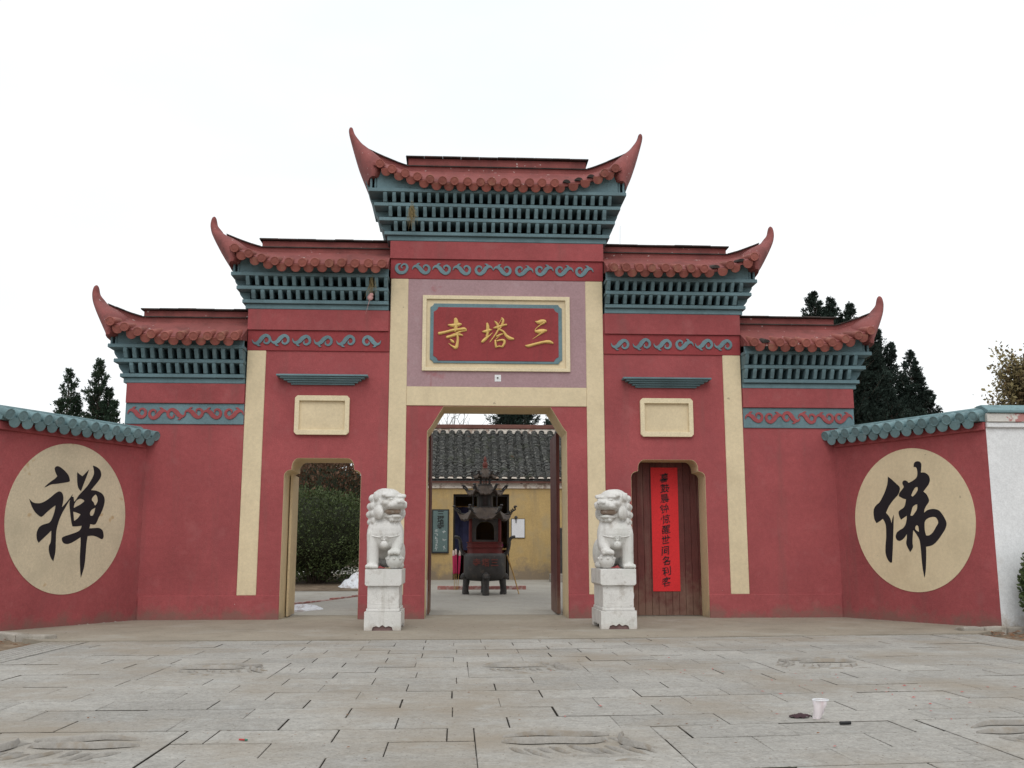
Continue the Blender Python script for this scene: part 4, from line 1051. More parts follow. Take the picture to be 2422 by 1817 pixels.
def lion(cx, yf, flip, label):
    """plinth front at y = yf; flip = 1: straight leg on the viewer's left, head turned right."""
    root = thing('stone_lion', label, 'statue', (cx, yf+0.55, 0), group='marble guardian lions')
    X = lambda x: cx+flip*x
    # pedestal
    def blk(w, y0, y1, z0, z1, name, bv):
        return MB().box(cx-w, cx+w, y0, y1, z0, z1).build(name, 'marble', root, bevel=bv, seg=2)
    # foot: four corner feet with a scalloped apron between them
    w = 0.287; z0, z1 = 0.0, 0.285
    fb = MB()
    sc = [(-w, 0), (-0.165, 0), (-0.15, 0.05), (-0.10, 0.068), (-0.05, 0.05), (0.0, 0.085), (0.05, 0.05), (0.10, 0.068), (0.15, 0.05), (0.165, 0), (w, 0), (w, z1), (-w, z1)]
    fb.prism([(cx+u, v+0.008) for u, v in sc], yf, yf+0.07)
    fb.prism([(cx+u, v+0.008) for u, v in sc], yf+1.05, yf+1.12)
    D2 = 1.12
    sd_ = [(0.0701, 0), (0.22, 0), (0.25, 0.06), (0.35, 0.07), (0.45, 0.05), (0.56, 0.085), (0.67, 0.05), (0.77, 0.07), (0.87, 0.06), (0.90, 0), (1.0499, 0), (1.0499, z1), (0.0701, z1)]
    for s in (-1, 1):
        a, b_ = sorted((cx+s*w, cx+s*(w-0.07)))
        fb.prism([(yf+u, v+0.008) for u, v in sd_], a, b_, to=lambda u, v, d: (d, u, v))
    fb.box(cx-w+0.0705, cx+w-0.0705, yf+0.0705, yf+1.0495, 0.09, z1+0.008)
    ft = fb.build('pedestal_foot', 'marble', root)
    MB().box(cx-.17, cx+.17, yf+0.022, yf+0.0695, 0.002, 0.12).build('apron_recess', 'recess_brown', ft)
    blk(0.262, yf+0.03, yf+1.09, 0.2935, 0.345, 'pedestal_neck', 0.015)
    mid = blk(0.248, yf+0.04, yf+1.08, 0.3455, 0.69, 'pedestal_block', 0.010)
    # shallow carved panel lines on the block front
    pm_ = MB()
    to = lambda u, v, d: (cx+u, yf+0.04-d*0.6, v)
    for pts in ([(-.2, .42), (-.2, .64), (.2, .64), (.2, .42), (-.2, .42)],):
        stroke(pm_, [(u, v, .006) for u, v in pts], 0.012, to, 6)
    for q in range(9):
        a = q*0.7
        stroke(pm_, [(-.14+.033*q, .46+.02*math.sin(a), .008), (-.12+.033*q, .52+.02*math.cos(a), .012), (-.15+.035*q, .58+.02*math.sin(a*2), .006)], 0.012, to, 3)
    pm_.build('carving', 'marble', mid, smooth=50)
    MB().prism([(cx-.29, .715), (cx-.26, .6905), (cx+.26, .6905), (cx+.29, .715), (cx+.29, .953), (cx-.29, .953)], yf-0.005, yf+1.125).build('plinth', 'marble', root, bevel=0.012, seg=2)
    zb = 0.953
    P = lambda x, y, z: (X(x), yf+y, zb+z)
    b = MB()
    # body masses
    b.ellip(P(0, .33, .58), (.27, .26, .30)); b.ellip(P(0, .25, .56), (.285, .23, .27)); b.ellip(P(0, .20, .47), (.17, .16, .17))
    b.ellip(P(0, .62, .42), (.25, .38, .28)); b.ellip(P(0, .85, .30), (.25, .24, .29))
    for s in (-1, 1):
        b.ellip(P(s*.19, .80, .25), (.11, .25, .25)); b.ellip(P(s*.21, .62, .05), (.085, .20, .06))
        b.ellip(P(s*.19, .26, .54), (.11, .16, .23))
    # straight leg
    limb(b, [P(-.175, .20, .55), P(-.185, .17, .32), P(-.185, .15, .10)], [.12, .10, .096])
    b.ellip(P(-.19, .11, .045), (.105, .125, .055))
    for q in range(4): b.ellip(P(-.265+.05*q, .02, .038), (.030, .045, .04), 10, 6)
    # raised leg, paw on the ball
    limb(b, [P(.18, .22, .56), P(.205, .17, .40), P(.175, .11, .295)], [.115, .095, .08])
    b.ellip(P(.165, .08, .275), (.105, .11, .055))
    for q in range(4): b.ellip(P(.085+.05*q, .0, .268-.008*abs(q-1.5)), (.030, .045, .045), 10, 6)
    # neck, mane
    b.ellip(P(-.03, .36, .86), (.25, .25, .32)); b.ellip(P(-.02, .42, 1.02), (.25, .22, .24))
    # head, turned
    th = rad(42)
    hd = Vector((math.sin(th), -math.cos(th), 0)); hr = Vector((math.cos(th), math.sin(th), 0))
    hc = Vector((0.02, 0.27, 1.02)); KH = 1.13
    rotm = Matrix.Rotation(flip*th, 3, 'Z')
    def Hd(f_, s_, z_): q = hc+(hd*f_+hr*s_+Vector((0, 0, z_)))*KH; return P(q.x, q.y, q.z)
    def he(f_, s_, z_, r, seg=14, rg=9): b.ellip(Hd(f_, s_, z_), (r[0]*KH, r[1]*KH, r[2]*KH), seg, rg, rotm)
    he(0, 0, .03, (.225, .21, .20)); he(.03, 0, .11, (.20, .17, .13)); he(.05, 0, .0, (.22, .17, .12))
    he(.20, 0, .005, (.165, .12, .075)); he(.25, 0, .025, (.09, .075, .065))          # upper jaw, muzzle
    he(.30, .0, .045, (.068, .04, .038))                                            # nose
    for s in (-1, 1):
        he(.315, s*.045, .035, (.028, .03, .026), 8, 6)
        he(.20, s*.105, -.015, (.075, .085, .05)); he(.15, s*.155, .02, (.06, .09, .05))  # flews
        he(.175, s*.105, .118, (.085, .055, .03)); he(.15, s*.165, .135, (.05, .05, .03))   # brow
        he(.19, s*.10, .072, (.045, .035, .03), 10, 7)                                     # eye
        he(.02, s*.215, .115, (.035, .055, .07)); he(.0, s*.225, .145, (.02, .03, .04), 8, 6)   # ear
        he(.06, s*.20, -.11, (.05, .10, .10))                                             # cheek mane
    he(.14, 0, -.172, (.12, .115, .036)); he(.185, 0, -.165, (.095, .085, .032))           # lower jaw
    he(.04, 0, -.12, (.17, .10, .10))
    for s in (-1, -.4, .4, 1): he(.235-.03*abs(s), s*.085, -.035, (.014, .014, .032), 8, 6)      # teeth
    for s in (-1, 0, 1): he(.18, s*.06, -.21, (.035, .05, .035), 8, 6)                        # beard curls
    # mane curls in rows over the back of the head and neck
    for row, (zz, yy, wd, rr) in enumerate(((1.13, .42, .19, .070), (1.0, .46, .215, .075), (.87, .47, .225, .075), (.75, .46, .21, .07))):
        for q in range(9):
            a = rad(-112+28*q)+PI/2
            px_, py_ = -.035+wd*math.cos(a), yy-.10+.26*math.sin(a)*0.95
            if math.sin(a) < 0.05: continue
            b.ellip(P(px_, py_, zz), (rr, rr, rr*.92), 10, 7)
    for q in range(4): b.ellip(P(-.215+.004*q, .25, 1.13-.125*q), (.066, .085, .066), 12, 8)
    for q in range(3): b.ellip(P(-.20+.01*q, .16, 1.0-.12*q), (.05, .05, .062), 12, 8)
    for q in range(4): b.ellip(P(.215, .31, 1.04-.115*q), (.05, .06, .056), 10, 7)
    b.ellip(P(-.02, .33, 1.17), (.20, .20, .13))
    # tail flames
    for q in range(4): b.ellip(P(.06*(q-1.5), 1.03-.02*q, .40+.12*q), (.07, .06, .13), 10, 7)
    me = remesh(b, 0.0105, 3, 'lion_body')
    ob = place('body', me, 'marble', root)
    # soot-stained mouth lining
    mo = MB(); mo.ellip(Hd(.105, 0, -.09), (.155, .15, .066), 16, 8, rotm)
    mo.build('mouth', 'marble_dirt', ob, smooth=60)
    # harness band, bell, eyes' incised rims
    hb = MB()
    band_ = []
    for q in range(13):
        a = rad(-165+25*q) if False else rad(200+140*q/12)
        band_.append(P(.292*math.cos(a), .27+.25*math.sin(a), .56-.06*math.sin(PI*q/12)))
    hb.tube(band_, 0.011, 6)
    hb.ellip(P(0.0, .03, .385), (.062, .055, .062), 14, 10); hb.ellip(P(0.0, .025, .46), (.026, .03, .026), 10, 6)
    hb.ellip(P(0.0, -.022, .37), (.006, .008, .03), 6, 5)
    for s in (-1, 1):
        hb.tube([P(s*(.035+.028*math.cos(q*.9)), .012, .50+.028*math.sin(q*.9)) for q in range(7)], 0.008, 5)
    hb.build('bell_collar', 'marble', ob, smooth=50)
    eb = MB()
    for s in (-1, 1):
        eb.ellip(Hd(.222, s*.098, .074), (.038, .018, .022), 12, 8, rotm)
    eb.build('eyes', 'marble', ob, smooth=60)
    # brocade ball under the paw
    bm_ = MB(); bm_.ellip(P(.165, .13, .135), (.135, .135, .135), 22, 14)
    for q in range(8):
        a = 2*PI*q/8
        bm_.ellip(P(.165+.128*math.cos(a), .13+.128*math.sin(a), .165), (.024, .024, .024), 8, 5)
    bm_.build('ball', 'marble', root, smooth=60)
    return root
lion(-1.905, -2.78, 1, 'white marble lion left of the central doorway, head turned right')
lion(1.85, -2.72, -1, 'white marble lion right of the central doorway, head turned left')

# ================================================================== TEMPLE COURT
HY = 11.3
hz0 = court_z(HY)
hall = thing('temple_hall', 'ochre walled temple hall with grey tiled roof seen through the central doorway', 'building', (1.0, HY+2.5, hz0))
wall_poly = [(-2.6, 0.2), (-2.6, 3.30), (12, 3.30), (12, 0.2), (0.83, 0.2), (0.83, 2.97), (-0.86, 2.97), (-0.86, 0.2)]
MB().prism(wall_poly, HY, HY+0.35).build('wall', 'hall_wall', hall)
MB().box(-2.6, 12, HY-0.05, HY+0.3, 3.14, 3.315).build('eave_band', 'eave_white', hall, bevel=0.01)
MB().box(-2.6, 12, HY+5.0, HY+5.3, 0.2, 3.3).build('wall', 'hall_wall', hall)
for x in (-2.9, 12): MB().box(x, x+0.3, HY, HY+5.3, 0.2, 3.6).build('wall', 'hall_wall', hall)
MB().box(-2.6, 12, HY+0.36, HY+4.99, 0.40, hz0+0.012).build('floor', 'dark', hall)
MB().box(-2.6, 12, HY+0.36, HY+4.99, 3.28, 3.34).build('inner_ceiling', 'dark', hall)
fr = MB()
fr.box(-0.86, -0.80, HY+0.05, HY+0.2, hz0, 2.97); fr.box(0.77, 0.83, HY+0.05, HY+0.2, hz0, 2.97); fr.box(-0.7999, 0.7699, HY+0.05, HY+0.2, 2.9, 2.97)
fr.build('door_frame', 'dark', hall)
# roof: base slope, barrel rows of stacked tiles, white eave ends, brown ridge
EY, EZ, RY, RZ = HY-0.20, 3.42, HY+2.7, 5.22
base = MB().add([(-2.95, EY, EZ-0.06), (12.4, EY, EZ-0.06), (12.4, RY, RZ-0.08), (-2.95, RY, RZ-0.08), (-2.95, HY+5.9, EZ-0.06), (12.4, HY+5.9, EZ-0.06)],
                [(0, 1, 2, 3), (3, 2, 5, 4)])
hr = base.build('roof', 'grey_tile', hall, recalc=False)
MB().box(-2.95, 12.4, EY+0.02, EY+0.06, EZ-0.12, EZ-0.063).build('eave_board', 'ridge_brown', hr)
def tile_row(seed):
    r = random.Random(seed); mb = MB()
    sl = Vector((0, RY-EY, RZ-EZ)); L = sl.length; t = sl.normalized(); nrm = Vector((0, -t.z, t.y))
    step = 0.10; n = int(L/step); vs = []; fs = []
    wob = [0.02*math.sin(i*0.07+seed) for i in range(n+1)]
    for i in range(n):
        o = Vector((wob[i]+r.uniform(-.012, .012), 0, 0))
        rr = 0.098+r.uniform(-.008, .008)
        if r.random() < .05: o.x += r.uniform(-.04, .04)
        h0 = 0.02+r.uniform(0, .012)
        for e, lift_ in ((0, h0+0.022), (1, h0-0.014)):
            for q in range(6):
                a = PI*q/5
                p = t*(i*step+e*(step*1.25)) + nrm*(rr*0.80*math.sin(a)+lift_) + Vector((rr*math.cos(a), 0, 0)) + o
                vs.append(p)
        k = i*12
        fs += [(k+q, k+q+1, k+6+q+1, k+6+q) for q in range(5)]
        fs.append((k, k+1, k+2, k+3, k+4, k+5))
    return mb.add(vs, fs).mesh('tile_row', recalc=False)
rows_m = [tile_row(s) for s in range(6)]
def pan_row(seed):
    r = random.Random(100+seed); mb = MB()
    sl = Vector((0, RY-EY, RZ-EZ)); L = sl.length; t = sl.normalized(); nrm = Vector((0, -t.z, t.y))
    step = 0.1; n = int(L/step)
    for i in range(n):
        p = t*(i*step); q = t*(i*step+step*1.2)
        d = r.uniform(0, .01)
        mb.add([p+Vector((-.07, 0, 0))+nrm*(.02+d), p+Vector((.07, 0, 0))+nrm*(.02+d), q+Vector((.07, 0, 0))+nrm*(d-.01), q+Vector((-.07, 0, 0))+nrm*(d-.01), p+Vector((-.07, 0, 0)), p+Vector((.07, 0, 0))],
               [(0, 1, 2, 3), (4, 5, 1, 0)])
    return mb.mesh('pan_row', recalc=False)
pan_m = [pan_row(s) for s in range(3)]
eave_end = MB().prism([(0.085*math.cos(rad(a)), 0.07*math.sin(rad(a))) for a in range(0, 181, 20)], 0, 0.03).mesh('eave_end', bevel=0.004)
k = 0
x = -2.85
while x < 6.5:
    place('tile_row', rows_m[k % 6], 'grey_tile', hr, loc=(x, EY, EZ), scl=(1 if k % 4 < 2 else -1, 1, 1))
    place('pan_row', pan_m[k % 3], 'grey_tile', hr, loc=(x+0.136, EY, EZ-0.02))
    place('eave_end', eave_end, 'eave_white', hr, loc=(x+rnd.uniform(-.01, .01), EY-0.035, EZ+0.005), rot=(0, rnd.uniform(-.1, .1), 0))
    x += 0.272; k += 1
MB().box(-2.95, 12.4, RY-0.16, RY+0.16, RZ-0.12, RZ+0.06).build('ridge', 'eave_white', hr)
MB().box(-2.95, 12.4, RY-0.20, RY+0.20, RZ+0.061, RZ+0.20).build('ridge_cap', 'ridge_brown', hr, bevel=0.015)

# inside the hall: altar, hangings
al = thing('altar', 'red draped altar table in the dark hall doorway behind the burner', 'altar', (0, HY+1.6, hz0))
MB().box(-0.55, 0.75, HY+1.3, HY+1.9, hz0+0.013, 1.30).build('table', 'shrine_red', al, bevel=0.02)
MB().box(-0.62, 0.82, HY+1.22, HY+1.96, 1.301, 1.36).build('table_top', 'bamboo', al, bevel=0.01)
fl = MB()
for q in range(14): fl.ellip((-0.5+q*0.09, HY+1.28, 1.42+0.03*math.sin(q*2)), (.05, .04, .06), 8, 6)
fl.build('flowers', 'lotus_pink', al, smooth=60)
bl = thing('hanging_banner', 'dim blue cloth banner hanging at the left of the hall doorway', 'banner', (-0.55, HY+0.9, hz0))
mb = MB()
for q in range(5):
    mb.add([(-0.82+0.13*q, HY+0.8+0.05*(q % 2), 1.3), (-0.69+0.13*q, HY+0.8+0.05*((q+1) % 2), 1.3), (-0.69+0.13*q, HY+0.8+0.05*((q+1) % 2), 2.62), (-0.82+0.13*q, HY+0.8+0.05*(q % 2), 2.62)], [(0, 1, 2, 3)])
mb.build('cloth', 'blue_cloth', bl, recalc=False)
MB().tube([(-0.85, HY+0.83, 2.63), (-0.12, HY+0.83, 2.63)], 0.015, 6).build('rod', 'bamboo', bl)

# green board with the temple's name, left of the hall door
sb = thing('sign_board', 'tall green slate board with black characters and black frame left of hall door', 'sign', (-1.24, HY-0.03, 1.2))
MB().box(-1.50, -0.985, HY-0.05, HY-0.002, 1.20, 2.51).build('frame', 'sign_ink', sb, bevel=0.008)
pn = MB().box(-1.46, -1.025, HY-0.056, HY-0.045, 1.25, 2.47).build('panel', 'slate', sb)
for i, ch in enumerate('三塔寺'):
    place('character', text_mesh(ch, 0.215, 0.001, 0.006), 'sign_ink', pn, loc=(-1.235, HY-0.0585, 2.36-0.185*i), rot=(PI/2, 0, 0))
ck = random.Random(5)
def scribble(x0, z0, w, h):
    mb = MB()
    to = lambda u, v, d: (u, HY-0.0575-d*.2, v)
    for q in range(6):
        u, v = x0+ck.uniform(-w, w)*.6, z0+ck.uniform(-h, h)*.7
        an = ck.choice((0.1, 0.2, 1.5, 1.3, -0.8, 2.2))
        L = ck.uniform(.35, .9)*w
        stroke(mb, [(u-L*math.cos(an), v-L*math.sin(an), .004), (u, v+.004, .007), (u+L*math.cos(an), v+L*math.sin(an), .003)], 0.01, to, 2)
    mb.build('character', 'sign_chalk', pn)
for i in range(6): scribble(-1.36+0.01*math.sin(i*3), 1.87-0.108*i, .05, .045)
for i in range(3): scribble(-1.13, 1.84-0.235*i, .055, .055)
nb = thing('notice_board', 'small white notice sheet on the ochre wall right of the hall door', 'notice', (1.1, HY-0.02, 1.67))
MB().box(0.89, 1.305, HY-0.03, HY-0.002, 1.655, 2.235).build('frame', 'sign_ink', nb, bevel=0.004)
MB().box(0.905, 1.29, HY-0.034, HY-0.025, 1.67, 2.22).build('sheet', 'white', nb)
hk = MB(); hk.ellip((1.03, HY-0.06, 2.27), (.05, .03, .05), 10, 8); hk.tube([(1.03, HY-0.05, 2.25), (1.035, HY-0.05, 2.10)], [.018, .012], 6)
hk.build('hook', 'iron', nb, smooth=50)
stl = thing('stone_stele', 'dark weathered stone stele by the right end of the hall wall', 'stele', (2.35, 10.4, court_z(10.4)))
MB().prism([(2.02, 0.38), (2.70, 0.38), (2.66, 1.80), (2.55, 1.94), (2.15, 1.94), (2.04, 1.80)], 10.3, 10.5).build('slab', 'iron', stl, bevel=0.02)
MB().box(1.96, 2.8, 10.2, 10.62, 0.3, 0.62).build('base', 'kerb', stl, bevel=0.02)

# low painted brick border behind the burner
bb = thing('brick_border', 'low border of painted red bricks on the court behind the incense burner', 'kerb', (-0.1, 7.65, court_z(7.65)))
for i in range(10):
    x = -1.24+i*0.232
    MB().box(x, x+0.228, 7.58, 7.72, court_z(7.5)-0.02, court_z(7.65)+0.09+rnd.uniform(-.006, .006)).build('brick', 'brick_border', bb, bevel=0.008)

# three giant incense sticks
for i, (xt, zt, xb_, lab) in enumerate(((-0.835, 1.28, -0.795, 'leftmost of the three magenta incense sticks'), (-0.77, 1.31, -0.752, 'middle one of the three magenta incense sticks'), (-0.66, 1.28, -0.715, 'rightmost of the three magenta incense sticks, leaning right'))):
    t = thing('incense_stick', lab, 'incense', (xb_, 7.5, court_z(7.5)), group='giant incense sticks')
    a = Vector((xb_, 7.50+0.02*i, court_z(7.5)-0.05)); c_ = Vector((xt, 7.50+0.02*i, zt))
    L = lambda q: a+(c_-a)*q
    MB().tube([L(0), L(0.44)], 0.009, 6).build('stem', 'bamboo', t)
    MB().tube([L(0.43), L(0.46), L(0.86), L(0.87)], [0.02, 0.03, 0.033, 0.03], 10).build('stick', 'incense', t, smooth=50)
    MB().tube([L(0.87), L(0.90), L(0.985), L(1.0)], [0.030, 0.030, 0.026, 0.012], 10).build('tip', 'incense_tip', t, smooth=50)
wp = thing('wooden_pole', 'slim wooden pole leaning against the right side of the incense burner', 'pole', (0.80, 6.2, court_z(6.1)))
MB().tube([(0.80, 6.1, court_z(6.1)-0.01), (0.66, 6.2, 0.72), (0.48, 6.3, 1.24)], [0.012, 0.018, 0.026], 8).build('shaft', 'bamboo', wp, smooth=50)

# ---------------- incense burner
BY, bz = 6.15, court_z(6.15)
bu = thing('incense_burner', 'dark cast iron incense burner with tiered pagoda roofs in the court', 'incense burner', (-0.04, BY, bz))
cx = -0.05
def leg(x, y):
    mb = MB()
    dx, dy = x-cx, y-BY
    n = math.hypot(dx, dy); dx /= n; dy /= n
    mb.tube(crom([(x, y, bz-0.02), (x+dx*.015, y+dy*.015, bz+0.10), (x-dx*.005, y-dy*.005, bz+0.30), (x-dx*.03, y-dy*.03, bz+0.46), (x-dx*.10, y-dy*.10, bz+0.56)], 3), [.085]*3+[.078]*3+[.085]*3+[.11]*3+[.09], 12)
    mb.ellip((x+dx*.04, y+dy*.04, bz+0.43), (.10, .10, .09), 12, 8); mb.ellip((x+dx*.10, y+dy*.10, bz+0.41), (.05, .05, .04), 10, 6)
    for s in (-1, 1):
        mb.ellip((x+dx*.09-dy*s*.05, y+dy*.09+dx*s*.05, bz+0.46), (.03, .03, .03), 8, 6)
        mb.ellip((x+dx*.02-dy*s*.09, y+dy*.02+dx*s*.09, bz+0.49), (.03, .03, .04), 8, 6)
    mb.build('leg', 'iron', bu, smooth=50)
leg(cx+0.02, BY-0.40); leg(cx-0.46, BY-0.02); leg(cx+0.45, BY-0.02); leg(cx, BY+0.42)
body = MB().lathe([(0.10, 0.52), (0.36, 0.54), (0.45, 0.59), (0.49, 0.64), (0.505, 0.68), (0.52, 0.72), (0.52, 1.12), (0.505, 1.17), (0.47, 1.20), (0.44, 1.20), (0.43, 1.10), (0.1, 1.08)], 40, (cx, BY, 0), sq=0.42, sy=0.86).build('bowl', 'iron', bu, smooth=35)
for i, ch in enumerate('三塔寺'):
    place('character', text_mesh(ch, 0.20, 0.008, 0.004), 'letter_rust', body, loc=(cx+0.23-0.22*i, BY-0.452, 0.965), rot=(PI/2, 0, 0))
for s in (-1, 1):
    hd_ = MB()
    hd_.tube(crom([(cx+s*.44, BY, 1.14), (cx+s*.55, BY, 1.22), (cx+s*.60, BY, 1.38), (cx+s*.615, BY, 1.50), (cx+s*.66, BY, 1.585), (cx+s*.76, BY, 1.61)], 4), [.075]*12+[.065]*8+[.055], 8, flat=.6)
    hd_.build('handle', 'iron', bu, smooth=40)
# shrine storey: red posts, ledge, dim inner panel
MB().lathe([(0.44, 1.19), (0.43, 1.215), (0.43, 1.33), (0.45, 1.34), (0.45, 1.36), (0.43, 1.37), (0.43, 1.45), (0.455, 1.46), (0.455, 1.48), (0.3, 1.48)], 4*8, (cx, BY, 0), sq=0.6, sy=0.8).build('ledge', 'shrine_red', bu, smooth=35)
for sx_ in (-1, 1):
    for sy_ in (-1, 1):
        MB().tube([(cx+sx_*.36, BY+sy_*.27, 1.47), (cx+sx_*.36, BY+sy_*.27, 2.06)], .04, 10).build('post', 'shrine_red', bu, smooth=50)
MB().plate([(cx-.325, 1.481), (cx+.325, 1.481), (cx+.325, 2.05), (cx-.325, 2.05)], [[(cx-.22, 1.53)]+[(cx+.22, 1.53)]+[(cx+.22*math.cos(rad(a)), 1.78+.20*math.sin(rad(a))) for a in range(0, 181, 15)]], BY-0.26, BY-0.23).build('arched_panel', 'iron', bu)
def pag_roof(R0, r1, z0, h, n, lift, name, thick=0.03, curl=0.2, rot0=0.0):
    mb = MB(); seg = n*8; rings = 6; vs = []; fs = []
    for j in range(rings+1):
        t = j/rings
        for k in range(seg):
            a = 2*PI*k/seg+rot0
            ph = (k % 8)/8
            cor = abs(ph-0.5)*2                       # 1 at the corner, 0 mid side
            side = math.cos(PI/n)/math.cos((ph-0.5)*2*PI/n)
            rad_e = R0*side
            r = r1+(rad_e-r1)*(1-t)
            z = z0+h*(t**1.6)+lift*(cor**3)*(1-t)**2 + (0.010*(1-t)+.004)*(1 if k % 2 else -1)
            vs.append((cx+r*math.cos(a), BY+r*math.sin(a), z))
    for j in range(rings):
        fs += [(j*seg+k, j*seg+(k+1) % seg, (j+1)*seg+(k+1) % seg, (j+1)*seg+k) for k in range(seg)]
    k0 = len(vs)
    for k in range(seg):
        x_, y_, z_ = vs[k]; vs.append((cx+(x_-cx)*.97, BY+(y_-BY)*.97, z_-thick))
    for k in range(seg):
        x_, y_, z_ = vs[k]; vs.append((cx+(x_-cx)*r1/R0, BY+(y_-BY)*r1/R0, z0+h*.25))
    fs += [(k, (k+1) % seg, k0+(k+1) % seg, k0+k) for k in range(seg)]
    fs += [(k0+k, k0+(k+1) % seg, k0+seg+(k+1) % seg, k0+seg+k) for k in range(seg)]
    fs.append(tuple(range(rings*seg, rings*seg+seg))); fs.append(tuple(range(k0+seg, k0+2*seg)))
    rf = mb.add(vs, fs).build(name, 'iron_roof', bu)
    for q in range(n):
        a = 2*PI*q/n+rot0
        ca, sa = math.cos(a), math.sin(a)
        cm_ = MB()
        pts = crom([(R0*.62, z0+h*.42), (R0*.86, z0+lift*.72+.01), (R0*1.0, z0+lift+.015), (R0*1.09, z0+lift+curl*.45), (R0*1.05, z0+lift+curl*.9), (R0*1.12, z0+lift+curl)], 3)
        cm_.tube([(cx+r_*ca, BY+r_*sa, z_) for r_, z_ in pts], [.022]*(len(pts)-4)+[.026, .032, .034, .02], 6)
        cm_.ellip((cx+R0*1.10*ca, BY+R0*1.10*sa, z0+lift+curl), (.042, .042, .028), 8, 6)
        for w_ in range(3):
            cm_.ellip((cx+R0*(.88+.06*w_)*ca, BY+R0*(.88+.06*w_)*sa, z0+lift*.85+.03+.03*w_), (.02, .02, .032), 6, 5)
        cm_.build('dragon_finial', 'iron', rf, smooth=60)
    return rf
pag_roof(0.70, 0.32, 2.03, 0.30, 6, 0.20, 'lower_roof', curl=0.13, rot0=0.0)
MB().lathe([(0.33, 2.27), (0.33, 2.34), (0.20, 2.35), (0.20, 2.62), (0.30, 2.68)], 24, (cx, BY, 0)).build('drum', 'iron', bu, smooth=35)
for q in range(6):
    a = 2*PI*q/6
    MB().tube([(cx+.29*math.cos(a), BY+.29*math.sin(a), 2.33), (cx+.29*math.cos(a), BY+.29*math.sin(a), 2.72)], .022, 8).build('post', 'iron', bu, smooth=50)
pag_roof(0.50, 0.16, 2.65, 0.24, 6, 0.13, 'middle_roof', curl=0.10, rot0=0.0)
MB().lathe([(0.175, 2.86), (0.18, 2.88), (0.18, 2.91), (0.15, 2.915)], 24, (cx, BY, 0)).build('gallery', 'iron', bu, smooth=35)
for q in range(6):
    a = 2*PI*q/6+0.3
    MB().tube([(cx+.135*math.cos(a), BY+.135*math.sin(a), 2.90), (cx+.135*math.cos(a), BY+.135*math.sin(a), 3.12)], .018, 6).build('post', 'iron', bu)
pag_roof(0.31, 0.055, 3.08, 0.25, 6, 0.07, 'top_roof', curl=0.07, rot0=0.0)
MB().lathe([(0.055, 3.30), (0.07, 3.32), (0.05, 3.34), (0.062, 3.36), (0.068, 3.42), (0.045, 3.47), (0.032, 3.48), (0.045, 3.52), (0.035, 3.56), (0.008, 3.62)], 14, (cx, BY, 0)).build('finial', 'letter_rust', bu, smooth=50)

# ---------------- planting bed seen through the left doorway
pb = MB()
for ya, yb_ in ((7.15, 11.3), (11.3, 19)):
    pb.add([(-12, ya, court_z(ya)+.012), (-2.7, ya, court_z(ya)+.012), (-2.7, yb_, court_z(yb_)+.012), (-12, yb_, court_z(yb_)+.012)], [(0, 1, 2, 3)])
struct(pb.build('planting_bed', 'dirt', recalc=False))
kb = thing('bed_edging', 'broken red brick edging running diagonally across court behind left doorway', 'kerb', (-3.5, 4, court_z(4)))
for i in range(12):
    t = i/12
    p = Vector((-4.9, 2.35, 0)).lerp(Vector((-2.35, 7.0, 0)), t); q = Vector((-4.9, 2.35, 0)).lerp(Vector((-2.35, 7.0, 0)), t+1/12*.95)
    d_ = (q-p).normalized(); nn = Vector((-d_.y, d_.x, 0))*0.05
    z0 = court_z(p.y)-.03; z1 = court_z(p.y)+.035+rnd.uniform(-.015, .012)
    vs = [p+nn, p-nn, q-nn, q+nn]
    MB().add([(v.x, v.y, z0) for v in vs]+[(v.x, v.y, z1) for v in vs], [(0, 1, 2, 3), (4, 5, 6, 7), (0, 1, 5, 4), (1, 2, 6, 5), (2, 3, 7, 6), (3, 0, 4, 7)]).build('brick', 'brick_border', kb, bevel=0.006)
def snow(cx_, cy_, rx, ry, h, seed, label):
    N, Mm = 30, 22; vs = []; fs = []
    for i in range(Mm+1):
        for j in range(N):
            a = 2*PI*j/N; r = i/Mm
            k_ = 1+0.28*mnoise.noise(Vector((math.cos(a)*1.7+seed, math.sin(a)*1.7, 0)))
            x_, y_ = cx_+rx*r*k_*math.cos(a), cy_+ry*r*k_*math.sin(a)
            hh = h*(1-r**2)**0.7*(0.65+1.3*mnoise.noise(Vector((x_*4.2, y_*4.2, seed))))
            hh += 0.10*min(1, h*3)*mnoise.noise(Vector((x_*13, y_*13, seed)))*(1-r)
            vs.append((x_, y_, court_z(y_)+.012+(max(hh, 0.004) if i < Mm else -0.02)))
    for i in range(Mm):
        fs += [(i*N+j, i*N+(j+1) % N, (i+1)*N+(j+1) % N, (i+1)*N+j) for j in range(N)]
    o = MB().add(vs, fs).build('snow_pile', 'snow', recalc=False, smooth=60)
    return tag(o, label, 'snow')
snow(-3.15, 8.55, 0.9, 0.7, 0.40, 3, 'heaped dirty snow beside the bush behind the left doorway')
snow(-3.98, 2.62, 0.42, 0.62, 0.07, 8, 'thin patch of melting snow on court behind left doorway')

